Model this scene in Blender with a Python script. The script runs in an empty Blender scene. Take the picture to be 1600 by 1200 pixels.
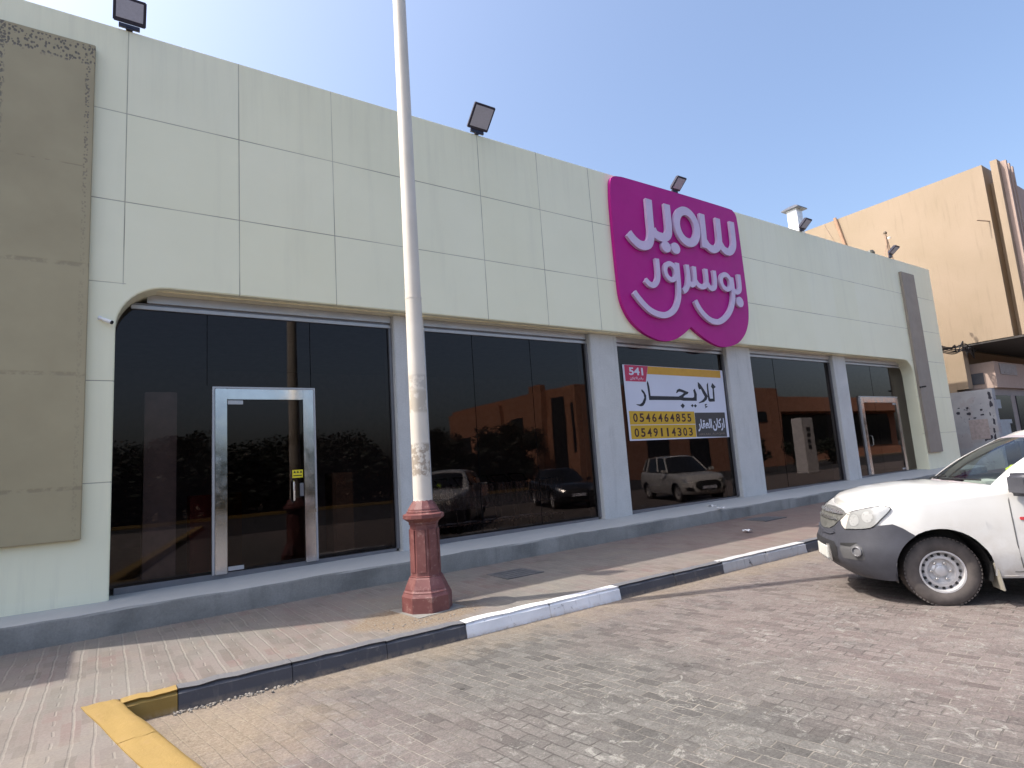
import bpy, bmesh, math, random, bisect
from mathutils import Vector, Matrix
random.seed(7)
C = bpy.context.scene.collection
PI = math.pi

# ---------------------------------------------------------------- camera, sky, sun, exposure
cam_d = bpy.data.cameras.new('camera'); cam = bpy.data.objects.new('camera', cam_d); C.objects.link(cam)
cam_d.sensor_width = 36.0; cam_d.lens = 36.0 * 927.16 / 1600.0; cam_d.clip_start = .05; cam_d.clip_end = 3000
RX = Vector((0.82711403, -0.55782993, -0.06861587)); UP = Vector((-0.02084502, -0.15244786, 0.98809166)); FW = Vector((0.56164745, 0.81583418, 0.13771974))
cam.matrix_world = Matrix(((RX.x, UP.x, -FW.x, 0), (RX.y, UP.y, -FW.y, 0), (RX.z, UP.z, -FW.z, 1.65), (0, 0, 0, 1)))
bpy.context.scene.camera = cam
SUN_EL = math.radians(53.0); SUN_AZ = math.atan2(.415, -.91)          # azimuth measured from +X
SUN = Vector((math.cos(SUN_EL)*math.cos(SUN_AZ), math.cos(SUN_EL)*math.sin(SUN_AZ), math.sin(SUN_EL)))
W = bpy.data.worlds.new('World'); bpy.context.scene.world = W; W.use_nodes = True
wn, wl = W.node_tree.nodes, W.node_tree.links
bg = wn['Background']; sk = wn.new('ShaderNodeTexSky'); sk.sky_type = 'NISHITA'; sk.sun_disc = False
sk.sun_elevation = SUN_EL; sk.sun_rotation = PI/2 - SUN_AZ
sk.altitude = 0; sk.air_density = 1.0; sk.dust_density = 5.5; sk.ozone_density = 3.0
wl.new(sk.outputs[0], bg.inputs[0]); bg.inputs[1].default_value = .14
sun_d = bpy.data.lights.new('sun', 'SUN'); sun_d.energy = 2.5; sun_d.angle = math.radians(.5); sun_d.color = (1, .935, .84)
sun = bpy.data.objects.new('sun', sun_d); C.objects.link(sun)
sun.rotation_euler = (-SUN).to_track_quat('-Z', 'Y').to_euler()
S = bpy.context.scene
S.view_settings.view_transform = 'Standard'; S.view_settings.look = 'None'; S.view_settings.gamma = 1
S.view_settings.exposure = 1.19
S.render.engine = 'CYCLES'
S.cycles.max_bounces = 10; S.cycles.transparent_max_bounces = 16; S.cycles.glossy_bounces = 5
S.cycles.caustics_reflective = False; S.cycles.caustics_refractive = False

# ---------------------------------------------------------------- helpers
def srgb(r, g, b):
    f = lambda c: (c/255/12.92) if c <= 10 else ((c/255+.055)/1.055)**2.4
    return (f(r), f(g), f(b), 1)
class N:
    """tiny node-graph builder"""
    def __init__(s, name):
        s.m = bpy.data.materials.new(name); s.m.use_nodes = True
        s.t = s.m.node_tree; s.n = s.t.nodes; s.l = s.t.links
        s.b = s.n['Principled BSDF']; s.out = s.n['Material Output']
    def sock(s, i, v):
        if v is None: return
        if isinstance(v, bpy.types.NodeSocket): s.l.new(v, i)
        else:
            try: i.default_value = v
            except Exception: i.default_value = (v, v, v)
    def geo(s): return s.n.new('ShaderNodeNewGeometry').outputs['Position']
    def objc(s): return s.n.new('ShaderNodeTexCoord').outputs['Object']
    def xyz(s, v):
        q = s.n.new('ShaderNodeSeparateXYZ'); s.l.new(v, q.inputs[0]); return q.outputs
    def comb(s, x, y, z=0.):
        q = s.n.new('ShaderNodeCombineXYZ')
        for i, v in zip(q.inputs, (x, y, z)): s.sock(i, v)
        return q.outputs[0]
    def M(s, op, a, b=None, c=None, clamp=False):
        q = s.n.new('ShaderNodeMath'); q.operation = op; q.use_clamp = clamp
        for i, v in zip(q.inputs, (a, b, c)): s.sock(i, v)
        return q.outputs[0]
    def vm(s, op, a, b):
        q = s.n.new('ShaderNodeVectorMath'); q.operation = op; s.sock(q.inputs[0], a); s.sock(q.inputs[1], b); return q.outputs[0]
    def noise(s, vec, scale, detail=4, rough=.55, dist=0.):
        q = s.n.new('ShaderNodeTexNoise'); s.l.new(vec, q.inputs['Vector'])
        q.inputs['Scale'].default_value = scale; q.inputs['Detail'].default_value = detail
        q.inputs['Roughness'].default_value = rough; q.inputs['Distortion'].default_value = dist
        return q.outputs[0]
    def ramp(s, f, stops):
        q = s.n.new('ShaderNodeValToRGB'); s.sock(q.inputs[0], f); e = q.color_ramp.elements
        while len(e) < len(stops): e.new(.5)
        for el, (p, c) in zip(e, stops):
            el.position = p; el.color = c if len(c) == 4 else (*c, 1)
        return q.outputs[0]
    def rng(s, v, a, b, c=0., d=1.):
        q = s.n.new('ShaderNodeMapRange'); s.sock(q.inputs[0], v)
        for k, x in zip((1, 2, 3, 4), (a, b, c, d)): q.inputs[k].default_value = x
        return q.outputs[0]
    def mix(s, f, a, b, mode='MIX'):
        q = s.n.new('ShaderNodeMix'); q.data_type = 'RGBA'; q.blend_type = mode
        s.sock(q.inputs[0], f); s.sock(q.inputs[6], a); s.sock(q.inputs[7], b); return q.outputs[2]
    def bump(s, h, dist=.01, strength=1., nrm=None):
        q = s.n.new('ShaderNodeBump'); q.inputs['Distance'].default_value = dist; q.inputs['Strength'].default_value = strength
        s.l.new(h, q.inputs['Height'])
        if nrm: s.l.new(nrm, q.inputs['Normal'])
        return q.outputs[0]
    def nz(s): return s.n.new('ShaderNodeNewGeometry').outputs['True Normal']
    def set(s, **k):
        for a, v in k.items():
            s.sock(s.b.inputs[a.replace('_', ' ')], v)
        return s
def flat(name, col, rough=.6, metal=0., vary=.12, scale=6., bump=0., coat=0., spec=.5):
    """plain material with a little tone variation"""
    n = N(name); p = n.geo()
    f = n.noise(p, scale, 5, .6)
    c = n.mix(n.rng(f, .3, .7), tuple(x*(1-vary) for x in col[:3])+(1,), tuple(min(1, x*(1+vary)) for x in col[:3])+(1,))
    n.set(Base_Color=c, Roughness=n.rng(n.noise(p, scale*3, 3), .3, .7, max(0, rough-.06), min(1, rough+.06)), Metallic=metal, Coat_Weight=coat)
    n.b.inputs['Specular IOR Level'].default_value = spec
    n.b.inputs['Coat Roughness'].default_value = .04
    if bump: n.set(Normal=n.bump(n.noise(p, scale*12, 4, .6), bump))
    return n.m

def link(name, me, mat, parent=None):
    o = bpy.data.objects.new(name, me); C.objects.link(o)
    if mat is not None:
        for m in (mat if isinstance(mat, (list, tuple)) else [mat]): me.materials.append(m)
    if parent is not None: o.parent = parent
    return o
def obj(name, bm, mat, parent=None, smooth=False):
    me = bpy.data.meshes.new(name); bmesh.ops.recalc_face_normals(bm, faces=bm.faces) if not getattr(bm, '_keep', False) else None
    bm.to_mesh(me); bm.free()
    if smooth is not False:
        for p in me.polygons: p.use_smooth = True
        if smooth is not True: me.set_sharp_from_angle(angle=math.radians(smooth))
    return link(name, me, mat, parent)
def tag(o, label, cat, group=None):
    o['label'] = label; o['category'] = cat
    if group: o['group'] = group
    return o
def struct(o, label=None):
    o['kind'] = 'structure'
    if label: o['label'] = label
    return o
def thing(name, loc, label, cat, group=None, rot=None):
    o = bpy.data.objects.new(name, None); C.objects.link(o); o.location = loc; o.empty_display_size = .2
    if rot: o.rotation_euler = rot
    return tag(o, label, cat, group)
def copy_thing(o, parent=None):
    c = o.copy(); C.objects.link(c)
    if parent is not None: c.parent = parent
    for ch in list(o.children): copy_thing(ch, c)
    return c
def box(bm, x0, x1, y0, y1, z0, z1, bev=0., M=None):
    t = bmesh.new(); bmesh.ops.create_cube(t, size=1)
    for v in t.verts: v.co = Vector((x0+(v.co.x+.5)*(x1-x0), y0+(v.co.y+.5)*(y1-y0), z0+(v.co.z+.5)*(z1-z0)))
    if bev: bmesh.ops.bevel(t, geom=list(t.edges), offset=bev, segments=2, affect='EDGES')
    merge(bm, t, M)
def merge(bm, t, M=None):
    if M is not None: bmesh.ops.transform(t, matrix=M, verts=t.verts)
    me = bpy.data.meshes.new('tmp'); t.to_mesh(me); t.free(); bm.from_mesh(me); bpy.data.meshes.remove(me)
def prism(bm, pts, y0, y1, bev=0.):
    """outline in X,Z pushed from y0 to y1"""
    t = bmesh.new()
    f = t.faces.new([t.verts.new((x, y0, z)) for x, z in pts])
    r = bmesh.ops.extrude_face_region(t, geom=[f])
    for v in [g for g in r['geom'] if isinstance(g, bmesh.types.BMVert)]: v.co.y = y1
    bmesh.ops.recalc_face_normals(t, faces=t.faces)
    if bev:
        ed = [e for e in t.edges if abs(e.verts[0].co.y-e.verts[1].co.y) < 1e-6 and abs(e.verts[0].co.y-y0) < 1e-6]
        bmesh.ops.bevel(t, geom=ed, offset=bev, segments=2, affect='EDGES')
    merge(bm, t)
def tube(bm, pts, r, seg=8, cap=True):
    """round tube along points; r a number or one per point"""
    pts = [Vector(p) for p in pts]; rs = r if isinstance(r, (list, tuple)) else [r]*len(pts)
    rings = []; up = None
    for i, p in enumerate(pts):
        d = (pts[min(i+1, len(pts)-1)] - pts[max(i-1, 0)]).normalized()
        if up is None: up = d.orthogonal().normalized()
        else: up = (up - d*up.dot(d)).normalized()
        s = d.cross(up)
        rings.append([bm.verts.new(p + (up*math.cos(a)+s*math.sin(a))*rs[i]) for a in [2*PI*k/seg for k in range(seg)]])
    for a, b in zip(rings, rings[1:]):
        for k in range(seg): bm.faces.new((a[k], a[(k+1) % seg], b[(k+1) % seg], b[k]))
    if cap: bm.faces.new(rings[0][::-1]); bm.faces.new(rings[-1])
def lathe(bm, prof, seg=24, M=None, phase=0., cap=True):
    """(r,z) profile about Z"""
    t = bmesh.new(); rings = []
    for r, z in prof:
        rings.append([t.verts.new((r*math.cos(2*PI*k/seg+phase), r*math.sin(2*PI*k/seg+phase), z)) for k in range(seg)])
    for a, b in zip(rings, rings[1:]):
        for k in range(seg): t.faces.new((a[k], a[(k+1) % seg], b[(k+1) % seg], b[k]))
    if cap and prof[0][0] > 1e-4: t.faces.new(rings[0][::-1])
    if cap and prof[-1][0] > 1e-4: t.faces.new(rings[-1])
    bmesh.ops.remove_doubles(t, verts=t.verts, dist=1e-5)
    merge(bm, t, M)
def catmull(P, k=8, closed=False):
    out = []; n = len(P)
    for i in range(n if closed else n-1):
        g = lambda j: P[j % n] if closed else P[min(max(j, 0), n-1)]
        p0, p1, p2, p3 = g(i-1), g(i), g(i+1), g(i+2)
        for s in range(k):
            t = s/k
            out.append(tuple(.5*((2*p1[j])+(-p0[j]+p2[j])*t+(2*p0[j]-5*p1[j]+4*p2[j]-p3[j])*t*t+(-p0[j]+3*p1[j]-3*p2[j]+p3[j])*t**3) for j in range(len(p1))))
    if not closed: out.append(tuple(P[-1]))
    return out
def text_mesh(name, s, box4, y0, depth, mat, parent, bold=0.):
    """lettering fitted to box4=(x0,x1,z0,z1), standing proud of the plane y0 towards -Y"""
    cu = bpy.data.curves.new('txt', 'FONT'); cu.body = s; cu.extrude = .01; cu.offset = bold; cu.resolution_u = 4
    o = bpy.data.objects.new('txt', cu); C.objects.link(o); bpy.context.view_layer.update()
    me = bpy.data.meshes.new_from_object(o); bpy.data.objects.remove(o)
    xs = [v.co.x for v in me.vertices]; ys = [v.co.y for v in me.vertices]
    ax, bx, ay, by = min(xs), max(xs), min(ys), max(ys)
    x0, x1, z0, z1 = box4
    for v in me.vertices:
        x, y, z = v.co
        v.co = (x0+(x-ax)/(bx-ax)*(x1-x0), y0 - (depth if z > 0 else 0), z0+(y-ay)/(by-ay)*(z1-z0))
    return link(name, me, mat, parent)
def poly_mesh(bm, polys, y0, y1):
    for p in polys: prism(bm, p, y0, y1)

# ---------------------------------------------------------------- materials of the setting
def paving_coords(n, ang, dx=0., dy=0.):
    p = n.xyz(n.geo()); ca, sa = math.cos(ang), math.sin(ang)
    u = n.M('ADD', n.M('MULTIPLY', p[0], ca), n.M('MULTIPLY', p[1], sa))
    v = n.M('SUBTRACT', n.M('MULTIPLY', p[1], ca), n.M('MULTIPLY', p[0], sa))
    wob = n.noise(n.geo(), 1.7, 2)
    u = n.M('ADD', u, n.M('MULTIPLY', n.M('SUBTRACT', wob, .5), .05))
    wob2 = n.noise(n.geo(), 9., 2)
    u = n.M('ADD', u, n.M('MULTIPLY', n.M('SUBTRACT', wob2, .5), .016))
    v = n.M('ADD', v, n.M('MULTIPLY', n.M('SUBTRACT', wob2, .5), .016))
    return u, v
def brick(n, u, v, w, hgt, mortar, offset=.5):
    q = n.n.new('ShaderNodeTexBrick'); n.l.new(n.comb(v, u), q.inputs['Vector'])   # rows run along v
    q.offset = offset; q.inputs['Scale'].default_value = 1; q.inputs['Mortar Size'].default_value = mortar
    q.inputs['Mortar Smooth'].default_value = .35; q.inputs['Brick Width'].default_value = w; q.inputs['Row Height'].default_value = hgt
    q.inputs['Color1'].default_value = (0, 0, 0, 1); q.inputs['Color2'].default_value = (1, 1, 1, 1); q.inputs['Mortar'].default_value = (.5, .5, .5, 1)
    q.inputs['Bias'].default_value = 0.
    return q.outputs['Color'], q.outputs['Fac']
def road_paver():
    n = N('road_pavers'); P = n.geo(); u, v = paving_coords(n, math.radians(9))
    c, m = brick(n, u, v, .200, .100, .0055)
    p = n.xyz(P)
    tone = n.ramp(c, [(0, srgb(142, 128, 122)), (.25, srgb(162, 147, 140)), (.7, srgb(173, 158, 150)), (1, srgb(153, 135, 129))])
    fine = n.noise(P, 70, 6, .75); grain = n.noise(P, 22, 7, .75)
    # greyer worn strip where cars turn, broken up at the scale of single stones
    big = n.noise(P, .6, 3, .5)
    ms = n.M('SUBTRACT', p[0], 2.9)
    zone = n.rng(n.M('ADD', n.M('ABSOLUTE', ms), n.M('MULTIPLY', n.noise(P, 1.3, 7, .7), 2.4)), 3.2, 1.6)
    tone = n.mix(n.M('MULTIPLY', zone, .8), tone, n.ramp(c, [(0, srgb(118, 116, 110)), (.5, srgb(138, 135, 128)), (1, srgb(152, 149, 141))]))
    dark = n.rng(n.noise(P, 2.3, 9, .72, .5), .53, .60)
    tone = n.mix(n.M('MULTIPLY', dark, .28), tone, srgb(118, 114, 111))
    worn = n.rng(n.noise(P, 8., 8, .8, .6), .55, .60)
    tone = n.mix(n.M('MULTIPLY', worn, .5), tone, srgb(182, 177, 168))
    crust = n.rng(n.noise(P, 4.2, 10, .8, 1.6), .565, .60)
    tone = n.mix(n.M('MULTIPLY', n.M('MULTIPLY', crust, n.rng(p[1], 4.4, 3.4)), .8), tone, srgb(202, 196, 184))
    jv = n.noise(P, 2.7, 6, .7)
    joint = n.mix(n.rng(n.noise(P, 1.1, 5, .6), .42, .56), srgb(126, 118, 112), srgb(206, 194, 178))
    col = n.mix(n.M('MULTIPLY', m, n.rng(jv, .36, .58, .15, .9)), tone, joint)
    k = n.M('SUBTRACT', 5.42, p[1])                                    # distance from the kerb
    sandk = n.rng(n.M('ADD', k, n.M('MULTIPLY', n.noise(P, 3.2, 8, .7), 1.4)), 1.35, .75)
    dx = n.M('SUBTRACT', p[0], .6); dy = n.M('SUBTRACT', p[1], 4.8)
    dist = n.M('SQRT', n.M('ADD', n.M('MULTIPLY', dx, dx), n.M('MULTIPLY', n.M('MULTIPLY', dy, dy), .75)))
    sandc = n.rng(n.M('ADD', dist, n.M('MULTIPLY', n.noise(P, 2.6, 9, .72), 1.5)), 1.75, 1.05)
    sand = n.M('MAXIMUM', n.M('MULTIPLY', sandk, .55), n.M('MULTIPLY', sandc, .74))
    scol = n.mix(n.rng(n.noise(P, 30, 8, .75), .35, .7), srgb(182, 160, 134), srgb(216, 196, 168))
    col = n.mix(sand, col, scol)
    col = n.mix(.55, col, n.ramp(fine, [(.28, (.15, .15, .15)), (.72, (.85, .85, .85))]), 'OVERLAY')
    col = n.mix(.35, col, n.ramp(grain, [(.3, (.2, .2, .2)), (.7, (.8, .8, .8))]), 'OVERLAY')
    spots = n.rng(n.noise(P, 9, 2, .5), .735, .75)
    col = n.mix(n.M('MULTIPLY', spots, .6), col, srgb(60, 55, 52))
    asp = n.rng(p[1], -4.0, -4.02)                                     # asphalt beyond the bays, across the street
    col = n.mix(1., col, (.43, .445, .46, 1), 'MULTIPLY')
    col = n.mix(asp, col, n.ramp(fine, [(.3, (.035, .035, .036)), (.7, (.06, .06, .06))]))
    n.set(Base_Color=col, Roughness=.9)
    n.b.inputs['Specular IOR Level'].default_value = .2
    hgt = n.M('ADD', n.M('MULTIPLY', n.M('MULTIPLY', m, n.M('SUBTRACT', 1., sand)), -1.2), n.M('ADD', n.M('MULTIPLY', fine, .5), n.M('MULTIPLY', n.M('ADD', c, grain), .35)))
    n.set(Normal=n.bump(hgt, .007, 1.)); return n.m
def walk_paver():
    n = N('pavement_pavers'); P = n.geo(); u, v = paving_coords(n, 0.)
    p = n.xyz(P)
    # bands .33 m wide: one plain row and a double row with short joints
    uu = n.M('DIVIDE', n.M('ADD', u, .155), .331); fr = n.M('FRACT', uu)
    def line(x, pos, w): return n.rng(n.M('ABSOLUTE', n.M('SUBTRACT', x, pos)), w*1.25, w*.5)
    long_ = n.M('MAXIMUM', n.M('MAXIMUM', line(fr, 0., .028), line(fr, 1., .028)), line(fr, .365, .026))
    vv = n.M('FRACT', n.M('DIVIDE', v, .225)); vh = n.M('FRACT', n.M('ADD', n.M('DIVIDE', v, .225), .5))
    dbl = n.rng(fr, .36, .37)
    dash = n.M('MULTIPLY', n.M('MULTIPLY', line(fr, .68, .022), dbl), n.rng(vv, .5, .56))
    cross = n.M('MULTIPLY', line(vv, .5, .03), .6)
    joint = n.M('MAXIMUM', n.M('MAXIMUM', long_, dash), n.M('MULTIPLY', cross, .55))
    c, m = brick(n, u, v, .225, .1103, .001)
    tone = n.ramp(c, [(0, srgb(166, 150, 138)), (.4, srgb(184, 166, 154)), (.72, srgb(190, 172, 160)), (1, srgb(178, 150, 140))])
    big = n.noise(P, .8, 4, .6)
    tone = n.mix(n.M('MULTIPLY', n.rng(big, .42, .6), .5), tone, srgb(186, 180, 166))
    tone = n.mix(n.M('MULTIPLY', n.rng(p[0], 5., 11.), .55), tone, srgb(178, 140, 126))
    fine = n.noise(P, 55, 5, .7)
    col = n.mix(n.M('MULTIPLY', joint, n.rng(n.noise(P, 3, 5, .65), .36, .62, .12, .85)), tone, srgb(206, 194, 178))
    dust_and_paling = n.rng(n.noise(P, 1.5, 6, .65, .6), .5, .68)
    col = n.mix(n.M('MULTIPLY', dust_and_paling, .4), col, srgb(204, 186, 162))
    # sand gathered round the lamp post foot
    dx = n.M('SUBTRACT', p[0], 2.75); dy = n.M('SUBTRACT', p[1], 6.1)
    dist = n.M('SQRT', n.M('ADD', n.M('MULTIPLY', n.M('MULTIPLY', dx, dx), .4), n.M('MULTIPLY', dy, dy)))
    sp = n.rng(n.M('ADD', dist, n.M('MULTIPLY', n.noise(P, 4, 5, .65), .5)), .78, .62)
    col = n.mix(n.M('MULTIPLY', sp, .9), col, n.mix(n.rng(fine, .35, .65), srgb(176, 142, 112), srgb(206, 186, 160)))
    col = n.mix(.3, col, n.ramp(fine, [(.3, (.25, .25, .25)), (.7, (.75, .75, .75))]), 'OVERLAY')
    col = n.mix(1., col, (.375, .400, .425, 1), 'MULTIPLY')
    n.set(Base_Color=col, Roughness=.9); n.b.inputs['Specular IOR Level'].default_value = .2
    n.set(Normal=n.bump(n.M('ADD', n.M('MULTIPLY', joint, -.6), n.M('MULTIPLY', fine, .4)), .006, .7)); return n.m
def concrete(name, a, b, scale=1.6, bump=.004, rough=.85, dust_and_paling=0.):
    n = N(name); P = n.geo()
    f = n.noise(P, scale, 7, .65, .5); g = n.noise(P, 45, 5, .7)
    col = n.mix(n.rng(f, .32, .68), a, b)
    col = n.mix(.3, col, n.ramp(g, [(.3, (.3, .3, .3)), (.7, (.7, .7, .7))]), 'OVERLAY')
    q = n.xyz(P); st = n.noise(n.comb(n.M('MULTIPLY', q[0], 5.), n.M('MULTIPLY', q[1], 5.), n.M('MULTIPLY', q[2], .5)), 1.2, 5, .6)
    col = n.mix(n.M('MULTIPLY', n.rng(st, .55, .72), .3), col, tuple(x*.55 for x in a[:3])+(1,))
    if dust_and_paling: col = n.mix(n.M('MULTIPLY', n.rng(n.xyz(n.nz())[2], .6, .95), dust_and_paling), col, (.46, .46, .44, 1))  # faces that point up are mixed towards pale grey
    n.set(Base_Color=col, Roughness=rough, Normal=n.bump(n.M('ADD', f, n.M('MULTIPLY', g, .4)), bump, .8)); return n.m
def kerb_paint(name, col, chip, amount=.5, dusty=.45):
    n = N(name); P = n.geo(); f = n.noise(P, 9, 7, .7, .6); g = n.noise(P, 60, 4, .7)
    q = n.xyz(P); st = n.noise(n.comb(n.M('MULTIPLY', q[0], 14.), n.M('MULTIPLY', q[1], 14.), n.M('MULTIPLY', q[2], 2.)), 1., 4, .6)
    c = n.mix(n.rng(n.noise(P, 2.5, 4), .3, .7), tuple(x*.82 for x in col[:3])+(1,), col)
    c = n.mix(n.M('MULTIPLY', n.rng(f, .60, .66), amount), c, chip)
    c = n.mix(n.M('MULTIPLY', n.rng(st, .58, .7), .35), c, chip)
    low = n.rng(q[2], .05, .0)
    c = n.mix(n.M('MULTIPLY', low, n.rng(f, .35, .6, 0., .55)), c, srgb(190, 168, 140))
    top = n.rng(n.xyz(n.nz())[2], .75, .95)
    c = n.mix(n.M('MULTIPLY', top, dusty), c, tuple(x*.5+.14 for x in col[:3])+(1,))
    n.set(Base_Color=c, Roughness=.75, Normal=n.bump(n.M('ADD', f, n.M('MULTIPLY', g, .5)), .006, .9)); return n.m
def cladding():
    """pale green-grey composite panels with thin dark joints"""
    n = N('cladding_panels'); P = n.geo(); q = n.xyz(P)
    f = n.noise(P, .7, 4, .6)
    base = n.mix(n.rng(f, .3, .7), (.845, .825, .61, 1), (.89, .87, .655, 1))
    cell = n.comb(n.M('FLOOR', n.M('DIVIDE', n.M('SUBTRACT', q[0], .12), 1.3724)), 0., n.M('FLOOR', n.M('DIVIDE', n.M('SUBTRACT', q[2], .54), 1.22)))
    w = n.n.new('ShaderNodeTexWhiteNoise'); n.l.new(cell, w.inputs['Vector'])
    base = n.mix(.10, base, n.ramp(w.outputs[0], [(0, (.3, .3, .3)), (1, (.7, .7, .7))]), 'OVERLAY')
    d = n.noise(n.comb(n.M('MULTIPLY', q[0], 3.), q[1], n.M('MULTIPLY', q[2], .25)), 1.3, 5, .6)
    base = n.mix(n.M('MULTIPLY', n.rng(d, .55, .75), .10), base, (.40, .37, .30, 1))
    dd = n.noise(n.comb(n.M('MULTIPLY', q[0], 9.), q[1], n.M('MULTIPLY', q[2], .5)), 1., 6, .65)
    base = n.mix(n.M('MULTIPLY', n.M('MULTIPLY', n.rng(dd, .48, .72), n.rng(q[2], 6.2, 7.86)), .16), base, (.46, .42, .33, 1))
    base = n.mix(n.M('MULTIPLY', n.M('MULTIPLY', n.rng(dd, .50, .70), n.rng(q[2], 1.1, .45)), .22), base, (.40, .38, .32, 1))
    ly = n.noise(P, .9, 3, .6)
    def ln(x, pos, wd): return n.rng(n.M('ABSOLUTE', n.M('SUBTRACT', x, pos)), wd, wd*.55)
    xr = n.M('FRACT', n.M('ADD', n.M('DIVIDE', n.M('SUBTRACT', q[0], .122), 1.3724), .5))
    vert = n.M('MULTIPLY', ln(xr, .5, .0052), n.M('MULTIPLY', n.rng(q[0], 8.9, 8.8), n.rng(q[2], 4.28, 4.30)))
    hz = n.M('MAXIMUM', ln(q[2], 6.640, .0075), ln(q[2], 5.402, .0075))
    hs = n.M('MAXIMUM', n.M('MAXIMUM', ln(q[2], 4.30, .007), ln(q[2], 3.04, .006)), ln(q[2], 1.80, .006))
    side = n.M('MAXIMUM', n.rng(q[0], .16, .14), n.rng(q[0], 22.45, 22.55))
    hz = n.M('MAXIMUM', hz, n.M('MULTIPLY', hs, side))
    j = n.M('MULTIPLY', n.M('MAXIMUM', vert, hz), n.rng(ly, .3, .6, .30, .85))
    j = n.M('MULTIPLY', j, n.rng(q[1], 8.80, 8.79))
    col = n.mix(j, base, (.17, .145, .11, 1))
    n.set(Base_Color=col, Roughness=.42, Normal=n.bump(n.M('ADD', n.M('MULTIPLY', j, -1.), n.M('MULTIPLY', n.noise(P, 1.1, 3), .6)), .006, .6))
    return n.m
def perforated():
    """taupe metal sheet: rows of punched leaf-like holes along the edges, faint seams"""
    n = N('perforated_taupe_sheet'); P = n.geo(); q = n.xyz(P)
    base = n.mix(n.rng(n.noise(P, 1.2, 4), .3, .7), (.355, .30, .18, 1), (.42, .36, .22, 1))
    def punched(sc, sx, r):
        vo = n.n.new('ShaderNodeTexVoronoi'); n.l.new(n.comb(n.M('MULTIPLY', q[0], sx), 0., q[2]), vo.inputs['Vector']); vo.inputs['Scale'].default_value = sc; vo.inputs['Randomness'].default_value = .85
        return n.rng(vo.outputs['Distance'], r, r-.09)
    h_big = punched(21, 1.5, .47); h_small = punched(30, 1.2, .47)
    ex = n.M('MINIMUM', n.M('ABSOLUTE', n.M('SUBTRACT', q[0], -.245)), n.M('ABSOLUTE', n.M('SUBTRACT', q[0], -1.215)))
    bx = n.M('MULTIPLY', n.rng(n.M('ADD', ex, n.M('MULTIPLY', n.noise(P, 6, 2), .05)), .115, .10), n.rng(ex, .035, .04))
    bx = n.M('MULTIPLY', bx, n.M('MULTIPLY', n.rng(q[2], 4.6, 6.6, .18, .85), 1.))
    bt = n.M('MULTIPLY', n.rng(n.M('ADD', n.M('SUBTRACT', 7.44, q[2]), n.M('MULTIPLY', n.noise(P, 5, 2), .14)), .37, .33), n.rng(q[2], 7.425, 7.41))
    bl = n.M('MULTIPLY', n.rng(n.M('ADD', n.M('ABSOLUTE', n.M('SUBTRACT', q[0], -1.24)), n.M('MULTIPLY', n.noise(P, 6, 2), .14)), .20, .16), n.rng(q[2], 4.4, 7.0, .25, 1.))
    def ln(pos, wd): return n.M('MULTIPLY', n.rng(n.M('ABSOLUTE', n.M('SUBTRACT', q[2], pos)), wd, wd*.5), n.rng(n.noise(P, 9, 3), .42, .55))
    hole = n.M('MULTIPLY', n.M('MAXIMUM', n.M('MULTIPLY', h_small, bx), n.M('MULTIPLY', h_big, n.M('MAXIMUM', bt, bl))), n.rng(q[0], 10., 9.))
    seams = n.M('MAXIMUM', n.M('MAXIMUM', ln(4.46, .035), ln(3.1, .03)), n.M('MAXIMUM', ln(5.75, .01), ln(1.75, .03)))
    seams = n.M('MULTIPLY', seams, n.rng(q[0], 10., 9.))
    col = n.mix(n.M('MULTIPLY', seams, .28), base, (.10, .075, .05, 1))
    col = n.mix(n.M('MULTIPLY', hole, .75), col, (.06, .055, .055, 1))
    n.set(Base_Color=col, Roughness=.5, Normal=n.bump(n.M('MULTIPLY', n.M('MAXIMUM', hole, n.M('MULTIPLY', seams, .4)), -1.), .006, .6)); return n.m
def glass(name, tint, ior=1.5, rough=0., wave=.0):
    n = N(name); n.n.remove(n.b)
    tr = n.n.new('ShaderNodeBsdfTransparent'); tr.inputs[0].default_value = tint
    gl = n.n.new('ShaderNodeBsdfGlossy'); gl.inputs['Roughness'].default_value = rough; gl.inputs[0].default_value = (.95, .86, .84, 1)
    fr = n.n.new('ShaderNodeFresnel'); fr.inputs[0].default_value = ior
    mx = n.n.new('ShaderNodeMixShader'); n.l.new(fr.outputs[0], mx.inputs[0]); n.l.new(tr.outputs[0], mx.inputs[1]); n.l.new(gl.outputs[0], mx.inputs[2])
    if wave:
        b = n.bump(n.noise(n.geo(), .9, 2, .4), wave, 1.); n.l.new(b, gl.inputs['Normal'])
    n.l.new(mx.outputs[0], n.out.inputs[0]); return n.m
def leaf_mat(name, a, b):
    n = N(name); f = n.noise(n.geo(), 1.6, 4); o = n.n.new('ShaderNodeObjectInfo').outputs['Random']
    n.set(Base_Color=n.mix(n.rng(f, .3, .7), a, b), Roughness=.6); return n.m

MT = {}
MT['road'] = road_paver(); MT['walk'] = walk_paver()
MT['plinth'] = concrete('plinth_concrete', srgb(112, 112, 108), srgb(142, 142, 138), 1.1, .012, .85, .8)
MT['pillar'] = concrete('pillar_render', (.53, .53, .51, 1), (.61, .61, .59, 1), 1.4, .003)
MT['clad'] = cladding(); MT['screen'] = perforated()
MT['soffit'] = flat('soffit_panel', (.82, .76, .56), .45, 0, .08)
MT['alu'] = flat('brushed_aluminium', (.46, .46, .47), .34, .4, .06, 3.)
MT['alu_dark'] = flat('grey_frame_metal', (.20, .20, .215), .4, .5, .08)
MT['steel'] = flat('polished_steel', (.60, .60, .62), .16, 1., .05, 2.)
MT['glass'] = glass('tinted_shop_glass', (.33, .28, .27, 1), 1.43, 0., .0012)
MT['glass_in'] = glass('glass_inner_face', (.55, .55, .55, 1), 1.02)
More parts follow.
